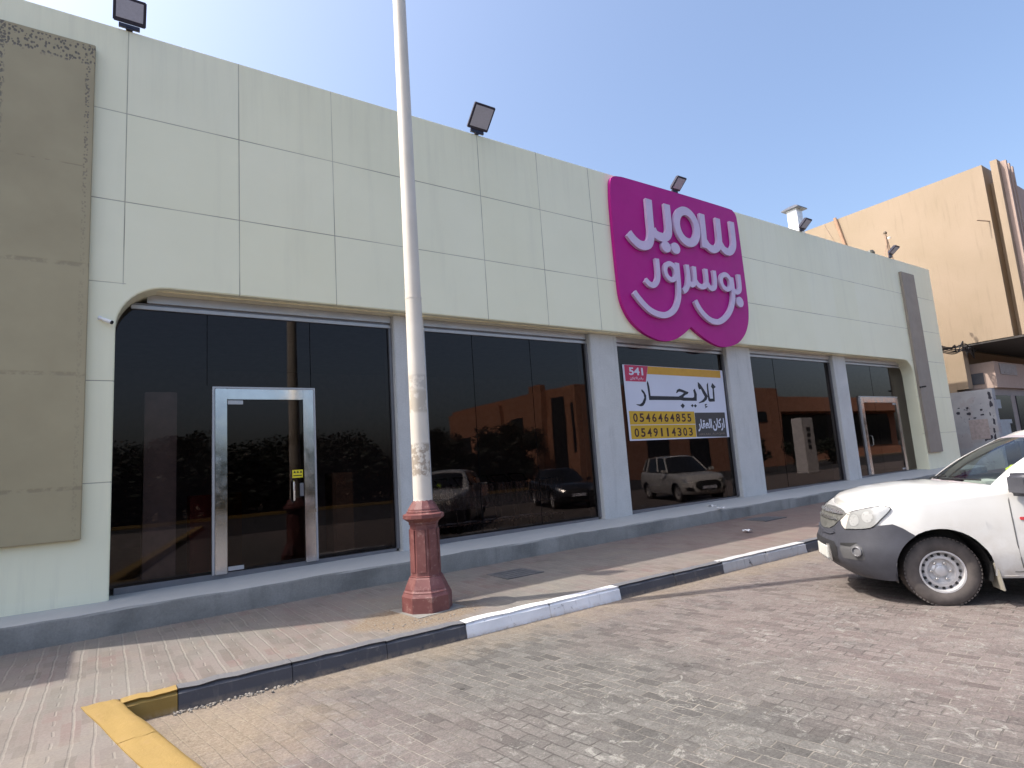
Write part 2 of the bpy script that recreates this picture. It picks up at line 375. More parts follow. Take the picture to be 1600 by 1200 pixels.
MT['black'] = flat('black_rubber', (.012, .012, .013), .6)
MT['seal'] = flat('dark_sealant', (.006, .006, .007), .95, 0, .1, 6, 0, 0, .0)
MT['dark_metal'] = flat('dark_blue_grey_metal', (.035, .035, .06), .4, .2)
MT['lamp_glass'] = flat('floodlight_lens', (.44, .45, .54), .3, 0, .06, 30)
MT['white'] = flat('white_paint', (.78, .78, .77), .45)
MT['magenta'] = flat('magenta_acrylic', (.45, .010, .235), .42, 0, .05, 1.5, 0, 0, .22)
MT['letter'] = flat('pale_lilac_letter_face', (.62, .50, .68), .4, 0, .05, 3)
MT['pole'] = flat('cream_pole_paint', (.66, .60, .52), .5, 0, .10, 3.)
MT['grey_in'] = flat('interior_grey', (.35, .33, .33), .7)
MT['asph'] = flat('asphalt', (.05, .05, .05), .9)
MT['orange'] = concrete('orange_render', (.40, .185, .11, 1), (.46, .22, .13, 1), .5, .003)
MT['tan'] = concrete('tan_render', (.285, .22, .15, 1), (.325, .25, .18, 1), .35, .002)
MT['taupe'] = concrete('taupe_render', (.36, .27, .23, 1), (.42, .32, .27, 1), .5, .003)
MT['dk_glass'] = flat('dark_window_glass', (.02, .022, .026), .08)

# ---------------------------------------------------------------- ground, pavement, kerbs
bm = bmesh.new()
v = [bm.verts.new(p) for p in ((-1400, -1400, 0), (1600, -1400, 0), (1600, 1600, 0), (-1400, 1600, 0))]; bm.faces.new(v)
struct(obj('road', bm, MT['road']), 'brick paved parking bays and street')
YK = 5.42
def yel(y): return -.12 + (5.58-y)*.214          # outer edge of the yellow kerb run
bm = bmesh.new()                                   # main pavement, rising slightly to the right
xs = [.06 + i*.5 for i in range(0, 71)]; ys = [5.57, 6.2, 6.8, 7.4, 8.3]
def zpav(x, y): return .146 + .009*min(max(x, 0), 22)*min(1, max(0, (y-5.57)/2.48))
g = [[bm.verts.new((x, y, zpav(x, y))) for y in ys] for x in xs]
for i in range(len(xs)-1):
    for j in range(len(ys)-1): bm.faces.new((g[i][j], g[i+1][j], g[i+1][j+1], g[i][j+1]))
lp = [(.06, 8.3), (-14, 8.3), (-14, -9), (yel(-9), -9), (yel(5.57)+.004, 5.57), (.06, 5.57)]
bm.faces.new([bm.verts.new((x, y, .146)) for x, y in lp])
struct(obj('pavement', bm, MT['walk']), 'brick pavement along the shopfront')
def kerb_run(x0, x1, mat, bev=.025):
    bm = bmesh.new(); n = max(1, round((x1-x0)/.98)); w = (x1-x0)/n
    for i in range(n):
        dz = random.uniform(-.006, .006); dy = random.uniform(-.006, .006)
        t = bmesh.new(); bmesh.ops.create_cube(t, size=1)
        bmesh.ops.subdivide_edges(t, edges=list(t.edges), cuts=5, use_grid_fill=True)
        a, b = x0+i*w+.003, x0+(i+1)*w-.003
        for q in t.verts:
            fx, fy, fz = q.co.x+.5, q.co.y+.5, q.co.z+.5
            z = -.05 + fz*(.205+dz); y = YK + dy + fy*.155
            if fz > .95 and fy < .05: y += .022; z -= .018
            if fy < .05: y += .02*max(0, z)/.15
            nz = math.sin((a+fx*w)*23.7+fz*9)*.003 + math.sin((a+fx*w)*61+fy*30)*.002
            q.co = (a+fx*(b-a), y + nz, z + (nz if fz > .9 else 0))
        merge(bm, t)
    return obj('kerb', bm, mat, None, 40)
KY = kerb_paint('kerb_yellow', (.30, .19, .042, 1), srgb(150, 120, 70), .6, .12)
KB = kerb_paint('kerb_black', (.078, .078, .09, 1), srgb(120, 116, 112), .35)
KW = kerb_paint('kerb_white', (.92, .92, .93, 1), srgb(120, 118, 116), .5)
KW2 = kerb_paint('kerb_worn_white', (.56, .56, .56, 1), srgb(80, 80, 80), .9)
struct(kerb_run(.115, .48, KY), 'yellow kerb piece at the corner')
struct(kerb_run(.48, 2.985, KB), 'long black kerb run by the lamp post')
struct(kerb_run(2.985, 5.09, KW), 'clean white kerb run')
struct(kerb_run(5.09, 7.05, KB), 'second black kerb run')
struct(kerb_run(7.05, 9.13, KW2), 'worn white kerb run')
x = 9.13; k = 0
while x < 34: struct(kerb_run(x, x+2.05, KB if k % 2 == 0 else KW)); x += 2.05; k += 1
bm = bmesh.new()                                   # yellow run coming towards the viewer
d = Vector((.214, -1, 0)).normalized(); nrm = Vector((-d.y, d.x, 0))
L0 = Vector((-.12, 5.58, 0)); run = 15.
for i in range(15):
    a = L0 + d*(i*1.0+.004); b = L0 + d*((i+1)*1.0-.004); t = bmesh.new(); bmesh.ops.create_cube(t, size=1)
    bmesh.ops.subdivide_edges(t, edges=list(t.edges), cuts=5, use_grid_fill=True)
    for q in t.verts:
        fx, fy, fz = q.co.x+.5, q.co.y+.5, q.co.z+.5
        w = .235*fy; z = -.05+fz*.205
        if fz > .95 and fy > .95: w -= .015; z -= .012
        p = a + (b-a)*fx + nrm*w
        nz = math.sin(p.y*31+fy*9)*.003+math.sin(p.y*67+fz*20)*.002
        if i == 0 and p.y > 5.575 and fx < .1: p.y = 5.575
        q.co = (p.x+nz, p.y, z+(nz if fz > .9 else 0))
    merge(bm, t)
struct(obj('kerb', bm, KY, None, 40), 'yellow kerb run coming towards the viewer')

# ---------------------------------------------------------------- the shop
shop = thing('shop_building', (11.25, 8.75, 0), 'long empty single storey shop clad in pale green grey panels with dark tinted windows', 'shop')
def part(name, bm, mat, parent=shop, smooth=False, label=None):
    """child mesh modelled in world coordinates"""
    o = obj(name, bm, mat, None, smooth); adopt(o, parent)
    if label: o['label'] = label
    return o
def wpos(p):
    v = Vector((0, 0, 0))
    while p is not None: v += Vector(p.location); p = p.parent
    return v
def adopt(o, parent):
    """parent a mesh that was modelled in world coordinates"""
    off = wpos(parent)
    if off.length: o.data.transform(Matrix.Translation(-off))
    o.parent = parent
    return o
D = 8.75
def arc(cx, cz, r, a0, a1, n=10): return [(cx+r*math.cos(math.radians(a0+(a1-a0)*i/n)), cz+r*math.sin(math.radians(a0+(a1-a0)*i/n))) for i in range(n+1)]
outl = [(-2.75, .2), (.05, .2)] + [(x, z) for x, z in arc(.62, 3.72, .57, 180, 90)] + arc(21.98, 3.72, .57, 90, 0) + [(22.55, .2), (25.23, .2), (25.23, 7.86), (-2.75, 7.86)]
bm = bmesh.new(); prism(bm, outl, D, 9.42, .012)
part('facade_cladding', bm, MT['clad'], smooth=30)
def ptop(x): return .415 + .0095*max(0, x)
def pfront(x): return .415 + .0055*max(0, x)
bm = bmesh.new()                                   # stepped concrete plinth, slightly uneven edge
t = bmesh.new(); prev = None
for i in range(0, 113):
    x = -2.75 + i*.25; zr = ptop(x); z = pfront(x) + .006*math.sin(x*3.1)+.004*math.sin(x*8.7); w = .010*math.sin(x*2.3+1)+.006*math.sin(x*7.1)
    pr = [(8.05, .0), (8.05+w*.5, z-.03), (8.068+w, z-.006), (8.09+w, z), (8.95, zr), (9.6, zr+.004)]
    ring = [t.verts.new((x, y, zz)) for y, zz in pr]
    if prev:
        for a in range(len(pr)-1): t.faces.new((prev[a], ring[a], ring[a+1], prev[a+1]))
    else: t.faces.new(ring)
    prev = ring
t.faces.new(prev[::-1]); merge(bm, t); part('plinth', bm, MT['plinth'], smooth=40)
GY = 9.12
PIL = [(3.88, 4.44), (8.20, 8.97), (12.72, 13.70), (17.80, 18.52)]
bm = bmesh.new()
for a, b in PIL:
    bm = bmesh.new(); box(bm, a, b, 8.975, 9.42, ptop(a)-.02, 4.28, .012); part('pillar', bm, MT['pillar'])
bm = bmesh.new(); box(bm, .06, 22.54, 8.90, 9.41, 4.275, 4.31); part('soffit', bm, MT['soffit'])
def wz(x): return .487+.008*x
EDGES = [.05, 3.88, 4.44, 8.20, 8.97, 12.72, 13.70, 17.80, 18.52, 22.55]
SEAMS = {0: [1.13, 2.55], 1: [5.45, 6.75], 2: [], 3: [14.9], 4: [20.3]}
for i in range(5):
    a, b = EDGES[2*i], EDGES[2*i+1]
    zb = wz((a+b)/2)
    bm = bmesh.new()                                # pane: outer face reflects, inner face only tints
    z0, z1 = wz(a), wz(b)
    pts = [(a+.0, z0), (b-.0, z1), (b-.0, 4.10), (a+.0, 4.10)]
    bm.faces.new([bm.verts.new((x, GY, z)) for x, z in pts])
    w = part('window', bm, MT['glass'])
    for p in w.data.polygons:
        if p.normal.y > 0: w.data.flip_normals(); break
    bm = bmesh.new()
    ah = a + .0; bh = b - .0
    if i == 0: box(bm, .40, b-.002, GY-.055, GY+.05, 4.16, 4.274, .004); box(bm, .22, b-.002, GY-.035, GY+.05, 4.075, 4.125, .004)
    else: box(bm, a+.002, b-.002, GY-.055, GY+.05, 4.16, 4.274, .004); box(bm, a+.002, b-.002, GY-.035, GY+.05, 4.075, 4.125, .004)
    part('head_rail', bm, MT['alu'], w)
    bm = bmesh.new(); box(bm, a+.002, b-.002, GY-.012, GY+.05, 4.125, 4.16); part('head_groove', bm, MT['alu_dark'], w)
    bm = bmesh.new()
    if i > 0: box(bm, a+.001, a+.05, GY-.05, GY+.05, z0-.02, 4.07)
    if i < 4: box(bm, b-.05, b-.001, GY-.05, GY+.05, z1-.02, 4.07)
    box(bm, a+.05, b-.05, GY-.018, GY+.05, min(z0, z1)-.09, min(z0, z1)+.012)
    part('frame', bm, MT['alu_dark'], w)
    if SEAMS[i]:
        for sx in SEAMS[i]:
            bm = bmesh.new(); box(bm, sx-.004, sx+.004, GY-.004, GY+.006, 3.06 if i == 0 else zb+.02, 4.07); part('joint', bm, MT['seal'], w)
    for p in list(w.children): pass
def door(x0, x1, z0, z1, fw, hinge_left, sticker):
    d = bpy.data.objects.new('door', None); C.objects.link(d); d.parent = shop; d.location = Vector(((x0+x1)/2, GY, z0)) - shop.location
    def dp(name, bm, mat): return adopt(obj(name, bm, mat), d)
    bm = bmesh.new()
    box(bm, x0, x0+fw, GY-.06, GY+.04, z0, z1, .006); box(bm, x1-fw, x1, GY-.06, GY+.04, z0, z1, .006)
    box(bm, x0+fw, x1-fw, GY-.058, GY+.04, z1-fw, z1-.001, .006); dp('frame', bm, MT['steel'])
    bm = bmesh.new(); box(bm, x0-.035, x0-.003, GY-.045, GY+.03, z0, z1+.03, .004); box(bm, x1+.003, x1+.035, GY-.045, GY+.03, z0, z1+.03, .004)
    box(bm, x0-.035, x1+.035, GY-.044, GY+.03, z1+.003, z1+.032, .004); dp('outer_trim', bm, MT['alu'])
    bm = bmesh.new(); bm.faces.new([bm.verts.new(p) for p in ((x0+fw+.008, GY-.03, z0+.02), (x1-fw-.008, GY-.03, z0+.02), (x1-fw-.008, GY-.03, z1-fw-.01), (x0+fw+.008, GY-.03, z1-fw-.01))])
    pn = dp('pane', bm, MT['glass'])
    for p in pn.data.polygons:
        if p.normal.y > 0: pn.data.flip_normals(); break
    hx = x1-fw-.16 if hinge_left else x0+fw+.16
    bm = bmesh.new(); tube(bm, [(hx, GY-.035, z0+.88), (hx, GY-.09, z0+.90), (hx, GY-.095, z0+1.03), (hx, GY-.09, z0+1.16), (hx, GY-.035, z0+1.18)], .016, 8); dp('handle', bm, MT['steel'])
    gx = x0+fw+.01 if hinge_left else x1-fw-.21
    bm = bmesh.new(); box(bm, gx, gx+.2, GY-.045, GY-.028, z1-fw-.07, z1-fw-.012, .003); dp('patch_fitting', bm, MT['alu'])
    bm = bmesh.new(); box(bm, gx, gx+.2, GY-.045, GY-.028, z0+.03, z0+.085, .003); dp('patch_fitting', bm, MT['alu'])
    if sticker:
        lx = x1-fw-.012
        bm = bmesh.new(); box(bm, lx-.052, lx, GY-.05, GY-.028, z0+.95, z0+1.14, .003); lk = dp('lock', bm, MT['alu_dark'])
        bm = bmesh.new(); box(bm, lx-.155, lx-.005, GY-.034, GY-.030, z0+1.22, z0+1.335); st = dp('sticker', bm, flat('yellow_sticker', (.75, .62, .02), .5)); st['label'] = 'small yellow push sign on the dark glass'
        bm = bmesh.new()
        for q in range(3): prism(bm, [(lx-.14+q*.045, z0+1.29), (lx-.105+q*.045, z0+1.29), (lx-.122+q*.045, z0+1.325)], GY-.0365, GY-.0345)
        box(bm, lx-.142, lx-.02, GY-.0365, GY-.0345, z0+1.245, z0+1.258)
        dp('sticker_print', bm, MT['black'])
        bm = bmesh.new(); box(bm, x1-fw*.75, x1+.01, GY-.075, GY-.059, z0+.70, z0+.755, .004); dp('latch', bm, MT['steel'])
    return d
dl = door(1.225, 2.565, .487, 3.01, .15, True, True); dl['label'] = 'closed steel framed glass door with a yellow sticker at the left end'
d2 = door(19.29, 21.80, .655, 3.05, .17, False, False); d2['label'] = 'steel framed glass door at the far right end'
def screen(x0, x1, z0, z1, lab, mat):
    bm = bmesh.new(); box(bm, x0, x1, D-.085, D-.002, z0, z1, .008); part('screen_panel', bm, mat, label=lab)
screen(-1.24, -.235, 1.155, 7.45, 'tall taupe perforated metal screen', MT['screen'])
screen(22.62, 23.62, 1.155, 7.42, 'tall plain taupe metal screen', flat('brown_taupe_sheet', (.275, .235, .195), .5, 0, .08, 1.5))
bm = bmesh.new()                                   # side and rear walls, roof, ceiling
box(bm, -2.74, -2.45, 9.425, 22, 0, 7.80); box(bm, 24.93, 25.22, 9.425, 22, 0, 7.80); box(bm, -2.45, 24.93, 21.7, 22, 0, 7.80)
box(bm, -2.45, 24.93, 9.425, 21.7, 6.9, 7.1); part('wall', bm, flat('shop_wall_paint', (.62, .63, .55), .6))
bm = bmesh.new(); box(bm, -2.45, 24.93, 9.425, 15.7, 4.45, 4.6); box(bm, -2.45, 24.93, 15.7, 15.9, 0, 6.9); part('interior_shell', bm, MT['grey_in'])
bm = bmesh.new(); bm.faces.new([bm.verts.new(p) for p in ((-2.45, 9.6, .46), (24.93, 9.6, .60), (24.93, 15.7, .60), (-2.45, 15.7, .46))]); part('interior_floor', bm, flat('interior_floor_tile', (.16, .155, .15), .35))

# things seen through the tinted glass
def inner(name, lab, cat, x0, x1, y0, y1, z1, mat, grp=None):
    bm = bmesh.new(); zf = .47+.005*x0
    box(bm, x0, x1, y0, y1, zf, z1, .01); box(bm, x0+.04, x1-.04, y0-.012, y0+.02, zf+.12, z1-.1, .006)
    return tag(obj(name, bm, mat), lab, cat, grp)
inner('display_cabinet', 'tall pale grey cabinet standing inside behind the left window', 'cabinet', .42, .82, 9.75, 10.2, 3.05, flat('cabinet_grey', (.75, .70, .68), .5))
inner('display_stand', 'dark red display stand inside the left window', 'display stand', .98, 1.26, 9.62, 10.0, 1.55, flat('stand_red', (.32, .05, .045), .5))
inner('display_stand', 'ochre yellow display stand inside, beside the left door frame', 'display stand', 1.30, 1.62, 9.42, 9.9, 1.56, flat('stand_ochre', (.60, .33, .05), .5))
inner('display_cabinet', 'low brown cabinet inside, right of the left door', 'cabinet', 3.02, 3.36, 9.7, 10.1, 1.75, flat('cabinet_brown', (.42, .28, .18), .5))
def trolley():
    t = thing('shopping_trolley', (0, 0, 0), '', 'trolley', 'shopping trolleys nested in a row behind the second window')
    wire = flat('trolley_chrome', (.6, .6, .62), .25, .9)
    bm = bmesh.new()
    for z, w0, l0, l1 in ((.42, .20, -.30, .30), (.62, .23, -.36, .40), (.86, .26, -.42, .50)):
        tube(bm, [(-w0, l0, z), (w0, l0, z), (w0, l1, z), (-w0, l1, z), (-w0, l0, z)], .008, 5)
    for i in range(7):
        f = i/6; tube(bm, [(-.20+.4*f, -.30, .42), (-.26+.52*f, -.42, .86)], .004, 4); tube(bm, [(-.20+.4*f, .30, .42), (-.26+.52*f, .50, .86)], .004, 4)
        for sx in (-1, 1): tube(bm, [(sx*.20, -.30+.6*f, .42), (sx*.26, -.42+.92*f, .86)], .004, 4)
        tube(bm, [(-.20+.4*f, -.30, .42), (-.20+.4*f, .30, .42)], .004, 4)
    obj('basket', bm, wire, t)
    bm = bmesh.new(); tube(bm, [(-.26, .50, .86), (-.26, .60, 1.0), (.26, .60, 1.0), (.26, .50, .86)], .014, 6); obj('handle', bm, MT['black'], t)
    bm = bmesh.new()
    for sx in (-1, 1): tube(bm, [(sx*.22, .48, .84), (sx*.24, .40, .16), (sx*.18, -.42, .14)], .012, 6)
    obj('undercarriage', bm, wire, t)
    for sx, sy in ((-.24, .40), (.24, .40), (-.18, -.38), (.18, -.38)):
        bm = bmesh.new(); lathe(bm, [(.0, -.015), (.055, -.015), (.06, 0), (.055, .015), (0, .015)], 12, Matrix.Translation((sx, sy, .06)) @ Matrix.Rotation(PI/2, 4, 'Y')); obj('wheel', bm, MT['black'], t)
    return t
t0 = trolley()
for i in range(7):
    t = t0 if i == 0 else copy_thing(t0)
    t.location = (4.85+i*.42, 9.95, .51); t.rotation_euler = (0, 0, math.radians(90))
    t['label'] = ('chrome shopping trolley nested mid row behind the dark second window' if 0 < i < 6 else
                  'chrome shopping trolley at the near left end of the nested row' if i == 0 else 'chrome shopping trolley at the far right end of the nested row')

# ---------------------------------------------------------------- the magenta sign
sign = thing('shop_sign', (10.95, 8.6, 4.1), 'large magenta two lobed shop sign with pale raised Arabic lettering', 'shop sign')
SG = [(10.877,4.50),(10.645,4.346),(10.336,4.189),(10.048,4.121),(9.726,4.131),(9.325,4.252),(9.001,4.466),(8.812,4.724),(8.732,4.971),(8.711,5.262),(8.70,6.151),(8.71,6.984),(8.74,7.40),(8.78,7.58),(8.88,7.67),(9.05,7.70),(9.28,7.712),(10.72,7.724),(11.83,7.724),(12.85,7.715),(13.03,7.68),(13.125,7.58),(13.15,7.40),(13.165,6.97),(13.172,6.11),(13.17,5.31),(13.12,4.91),(13.01,4.64),(12.83,4.416),(12.554,4.228),(12.202,4.124),(11.875,4.105),(11.572,4.168),(11.229,4.307),(10.879,4.50)]
def upsize(bm):
    for v in bm.verts: v.co.x *= 1.019; v.co.z = 1.65+(v.co.z-1.65)*1.019
body = catmull(SG, 5)[:-1]
bm = bmesh.new(); prism(bm, body, 8.665, 8.745); upsize(bm); part('board', bm, MT['magenta'], sign, 35)
def ribbon(P, w, end='flat'):
    """closed outline of a stroke of width w along the smooth curve P"""
    Q = catmull(P, 8); L, R = [], []
    for i, p in enumerate(Q):
        a, b = Q[max(0, i-1)], Q[min(len(Q)-1, i+1)]; dx, dz = b[0]-a[0], b[1]-a[1]; l = math.hypot(dx, dz) or 1
        ww = w if not isinstance(w, tuple) else w[0]+(w[1]-w[0])*i/(len(Q)-1)
        L.append((p[0]-dz/l*ww/2, p[1]+dx/l*ww/2)); R.append((p[0]+dz/l*ww/2, p[1]-dx/l*ww/2))
    return L, R
def stroke(bm, P, w, y0, y1):
    L, R = ribbon(P, w); t = bmesh.new()
    fr = [[t.verts.new((q[0], y, q[1])) for q in S_] for y in (y0, y1) for S_ in (L, R)]
    fl, fr_, bl, br = fr
    for i in range(len(L)-1):
        t.faces.new((fl[i], fl[i+1], fr_[i+1], fr_[i])); t.faces.new((bl[i], br[i], br[i+1], bl[i+1]))
        t.faces.new((fl[i], bl[i], bl[i+1], fl[i+1])); t.faces.new((fr_[i], fr_[i+1], br[i+1], br[i]))
    t.faces.new((fl[0], fr_[0], br[0], bl[0])); t.faces.new((fl[-1], bl[-1], br[-1], fr_[-1])); merge(bm, t)
def ring(bm, cx, cz, rx, rz, w, y0, y1, n=40):
    t = bmesh.new(); V = []
    for k in range(n):
        a = 2*PI*k/n; c, s = math.cos(a), math.sin(a)
        V.append([t.verts.new((cx+(rx+e)*c, y, cz+(rz+e)*s)) for y in (y0, y1) for e in (w/2, -w/2)])
    for k in range(n):
        A, B = V[k], V[(k+1) % n]
        t.faces.new((A[0], B[0], B[1], A[1])); t.faces.new((A[2], A[3], B[3], B[2])); t.faces.new((A[0], A[2], B[2], B[0])); t.faces.new((A[1], B[1], B[3], A[3]))
    merge(bm, t)
def disc(bm, cx, cz, rx, rz, y0, y1, n=28): prism(bm, [(cx+rx*math.cos(2*PI*k/n), cz+rz*math.sin(2*PI*k/n)) for k in range(n)], y0, y1)
LY0, LY1 = 8.585, 8.655
def letter(draw):
    bm = bmesh.new(); draw(bm); upsize(bm); part('letter', bm, MT['letter'], sign, 35)
TH = .205; TN = .125
def l_ra(b): stroke(b, [(9.815,7.31),(9.80,6.85),(9.79,6.50),(9.70,6.27),(9.53,6.185),(9.36,6.20),(9.20,6.29),(9.09,6.40)], TH*.98, LY0, LY1)
def l_ya(b):
    stroke(b, [(10.41,7.31),(10.405,6.9),(10.375,6.62),(10.25,6.50),(10.08,6.48),(9.93,6.52),(9.86,6.62)], TH, LY0+.002, LY1)
    disc(b, 10.235, 6.27, .152, .132, LY0, LY1); disc(b, 10.55, 6.285, .152, .132, LY0, LY1)
def l_mim(b): ring(b, 11.045, 6.885, .355, .385, .205, LY0, LY1)
def l_sin(b):
    stroke(b, [(11.64,7.315),(11.632,6.9),(11.615,6.46)], .19, LY0+.001, LY1)
    stroke(b, [(12.235,7.315),(12.225,6.92),(12.20,6.68),(12.08,6.53),(11.91,6.475),(11.76,6.52),(11.66,6.62)], .19, LY0+.003, LY1)
    stroke(b, [(12.80,7.33),(12.795,6.95),(12.775,6.72),(12.66,6.56),(12.50,6.50),(12.35,6.54),(12.24,6.66)], .19, LY0+.005, LY1)
def l_ra2(b): stroke(b, [(9.885,5.945),(9.885,5.66),(9.845,5.46),(9.72,5.33),(9.58,5.325),(9.46,5.41)], TN, LY0, LY1)
def l_waw(b):
    ring(b, 10.30, 5.70, .175, .185, .115, LY0, LY1)
    stroke(b, [(10.545,5.94),(10.538,5.62),(10.515,5.30),(10.45,5.05),(10.28,4.82),(10.02,4.69),(9.77,4.675),(9.52,4.74),(9.33,4.86),(9.17,5.0),(9.08,5.10)], .135, LY0+.003, LY1)
def l_ra3(b): stroke(b, [(10.885,5.945),(10.895,5.68),(10.85,5.48),(10.77,5.36),(10.66,5.29)], TN, LY0, LY1)
def l_sin2(b):
    stroke(b, [(11.13,5.935),(11.12,5.68),(11.09,5.55),(11.0,5.48),(10.92,5.50),(10.88,5.55)], TN, LY0+.001, LY1)
    stroke(b, [(11.548,5.935),(11.545,5.68),(11.50,5.54),(11.36,5.475),(11.22,5.50),(11.14,5.58)], TN, LY0+.003, LY1)
    stroke(b, [(11.863,5.935),(11.862,5.68),(11.82,5.53),(11.71,5.475),(11.62,5.50),(11.56,5.58)], TN, LY0+.005, LY1)
def l_waw2(b):
    ring(b, 12.275, 5.705, .185, .185, .115, LY0, LY1)
    stroke(b, [(12.515,5.85),(12.515,5.57),(12.485,5.31),(12.35,5.04),(12.13,4.83),(11.84,4.685),(11.56,4.682),(11.31,4.80),(11.14,4.96),(11.045,5.11)], .135, LY0+.003, LY1)
def l_ba(b):
    stroke(b, [(12.817,5.96),(12.818,5.72),(12.79,5.57),(12.69,5.50),(12.58,5.50),(12.51,5.56)], TN, LY0+.001, LY1)
    disc(b, 12.73, 5.25, .138, .13, LY0, LY1)
for f in (l_ra, l_ya, l_mim, l_sin, l_ra2, l_waw, l_ra3, l_sin2, l_waw2, l_ba): letter(f)

# ---------------------------------------------------------------- rental poster on the middle window
PY = GY-.012
poster = thing('rental_poster', (10.92, PY, 2.0), 'white and yellow for rent poster with Arabic headline and phone numbers', 'poster')
inkM = flat('poster_black', (.012, .014, .02), .5); yelM = flat('poster_yellow', (.60, .36, .015), .5, 0, .06); ylo = flat('poster_orange', (.62, .33, .03), .5, 0, .06)
whiteM = flat('poster_white', (.66, .68, .78), .5, 0, .03, 1.2); redM = flat('poster_red', (.52, .035, .10), .5, 0, .05); gryM = flat('poster_charcoal', (.05, .047, .047), .5); brnM = flat('poster_number_ink', (.045, .008, .008), .5)
def ppart(name, polys, y, mat, th=.002):
    bm = bmesh.new()
    for q in polys: prism(bm, q, y-th, y)
    return part(name, bm, mat, poster)
ppart('sheet', [[(9.197,3.68),(12.645,3.66),(12.62,2.004),(9.207,2.02)]], PY, whiteM, .006)
y = PY-.0064
ppart('stripe', [[(9.99,3.668),(12.555,3.652),(12.545,3.47),(9.94,3.49)]], y, ylo)
ppart('number_tag', [[(9.25,3.674),(9.985,3.668),(9.875,3.311),(9.25,3.314)]], y, redM)
ppart('phone_panel', [[(9.26,2.662),(11.40,2.64),(11.40,2.348),(9.262,2.366)]], y, yelM)
ppart('phone_panel', [[(9.266,2.352),(11.395,2.334),(11.385,2.04),(9.266,2.056)]], y, yelM)
ppart('logo_panel', [[(11.412,2.612),(12.54,2.611),(12.53,2.016),(11.40,2.044)]], y, gryM)
y2 = y-.0024
def ptext(s, b4, mat, bold=0.):
    o = text_mesh('lettering', s, b4, y2, .0015, mat, None, bold); return adopt(o, poster)
ptext('541', (9.375, 9.815, 3.452, 3.625), whiteM, .03)
ptext('\ufee5\ufefc\ufecb\ufefb\ufe8d', (9.39, 9.62, 3.338, 3.418), whiteM, .01)
ptext('\ufee2\ufed7\ufead', (9.65, 9.80, 3.338, 3.41), whiteM, .01)
def spaced(s, x0, x1, z0, z1, mat, wd):
    n = len(s); w = (x1-x0-wd)/(n-1)
    for i, ch in enumerate(s):
        ww = wd*.42 if ch == '1' else wd
        f = i/(n-1)
        ptext(ch, (x0+i*w+(wd-ww)/2, x0+i*w+(wd+ww)/2, z0-.02*f, z1-.02*f), mat, .02)
spaced('0546464855', 9.37, 11.27, 2.42, 2.61, brnM, .135)
spaced('0549114303', 9.37, 11.27, 2.095, 2.285, brnM, .135)
ptext('\ufead\ufe8e\ufed8\ufecc\ufedf\ufe8d', (11.48, 12.0, 2.165, 2.46), whiteM, .03)
ptext('\ufee5\ufe8e\ufedb\ufead\ufe8d', (12.03, 12.48, 2.165, 2.47), whiteM, .03)
capM = flat('poster_caption', (.20, .16, .13), .5)
ptext('ARKAN', (11.48, 11.90, 2.072, 2.125), capM); ptext('ALAQAR', (11.98, 12.46, 2.072, 2.125), capM)
big = [
 [(9.496,2.808),(9.625,2.808),(9.702,2.85),(9.776,2.952),(9.764,3.037),(9.702,3.104),(9.72,3.146),(9.795,3.088),(9.843,3.003),(9.831,2.918),(9.783,2.834),(9.715,2.774),(9.642,2.763),(9.551,2.783)],
 [(9.927,3.338),(9.956,3.287),(9.972,3.193),(9.982,2.996),(10.91,2.991),(11.036,3.033),(11.11,3.079),(10.994,3.104),(10.928,3.103),(10.862,3.067),(10.839,3.075),(10.882,3.147),(10.966,3.175),(11.069,3.155),(11.184,3.121),(11.282,3.099),(11.24,3.053),(11.169,3.035),(11.096,2.998),(11.079,2.971),(11.402,2.965),(11.46,2.983),(11.472,3.056),(11.454,3.147),(11.516,3.184),(11.569,3.057),(11.541,2.893),(11.066,2.894),(10.962,2.908),(9.926,2.905),(9.916,3.09),(9.901,3.278)],
 [(12.131,3.241),(12.195,3.337),(12.312,3.239),(12.234,3.2),(12.23,3.046),(12.214,2.881),(12.016,2.873),(11.973,2.904),(11.964,3.062),(11.971,3.229),(11.976,3.294),(12.034,3.346),(12.025,3.23),(12.027,3.044),(12.045,2.951),(12.16,2.952),(12.169,3.083),(12.181,3.195)],
 [(11.655,3.352),(11.748,3.29),(11.842,3.18),(11.935,3.061),(11.968,3.006),(11.911,2.922),(11.802,2.866),(11.614,2.835),(11.603,2.851),(11.722,2.894),(11.816,2.949),(11.853,2.996),(11.785,3.096),(11.743,3.179),(11.671,3.169),(11.642,3.242)],
 [(11.82,2.811),(11.879,2.824),(11.911,2.811),(11.889,2.799),(11.845,2.793),(11.855,2.769),(11.92,2.765),(11.908,2.747),(11.802,2.71),(11.843,2.747),(11.818,2.765)],
 [(10.947,2.78),(11.03,2.833),(11.095,2.775),(11.017,2.709)], [(11.308,2.78),(11.371,2.816),(11.412,2.78),(11.358,2.739)], [(11.416,2.776),(11.475,2.816),(11.526,2.773),(11.461,2.733)]]
ppart('headline', big, y, inkM, .0016)

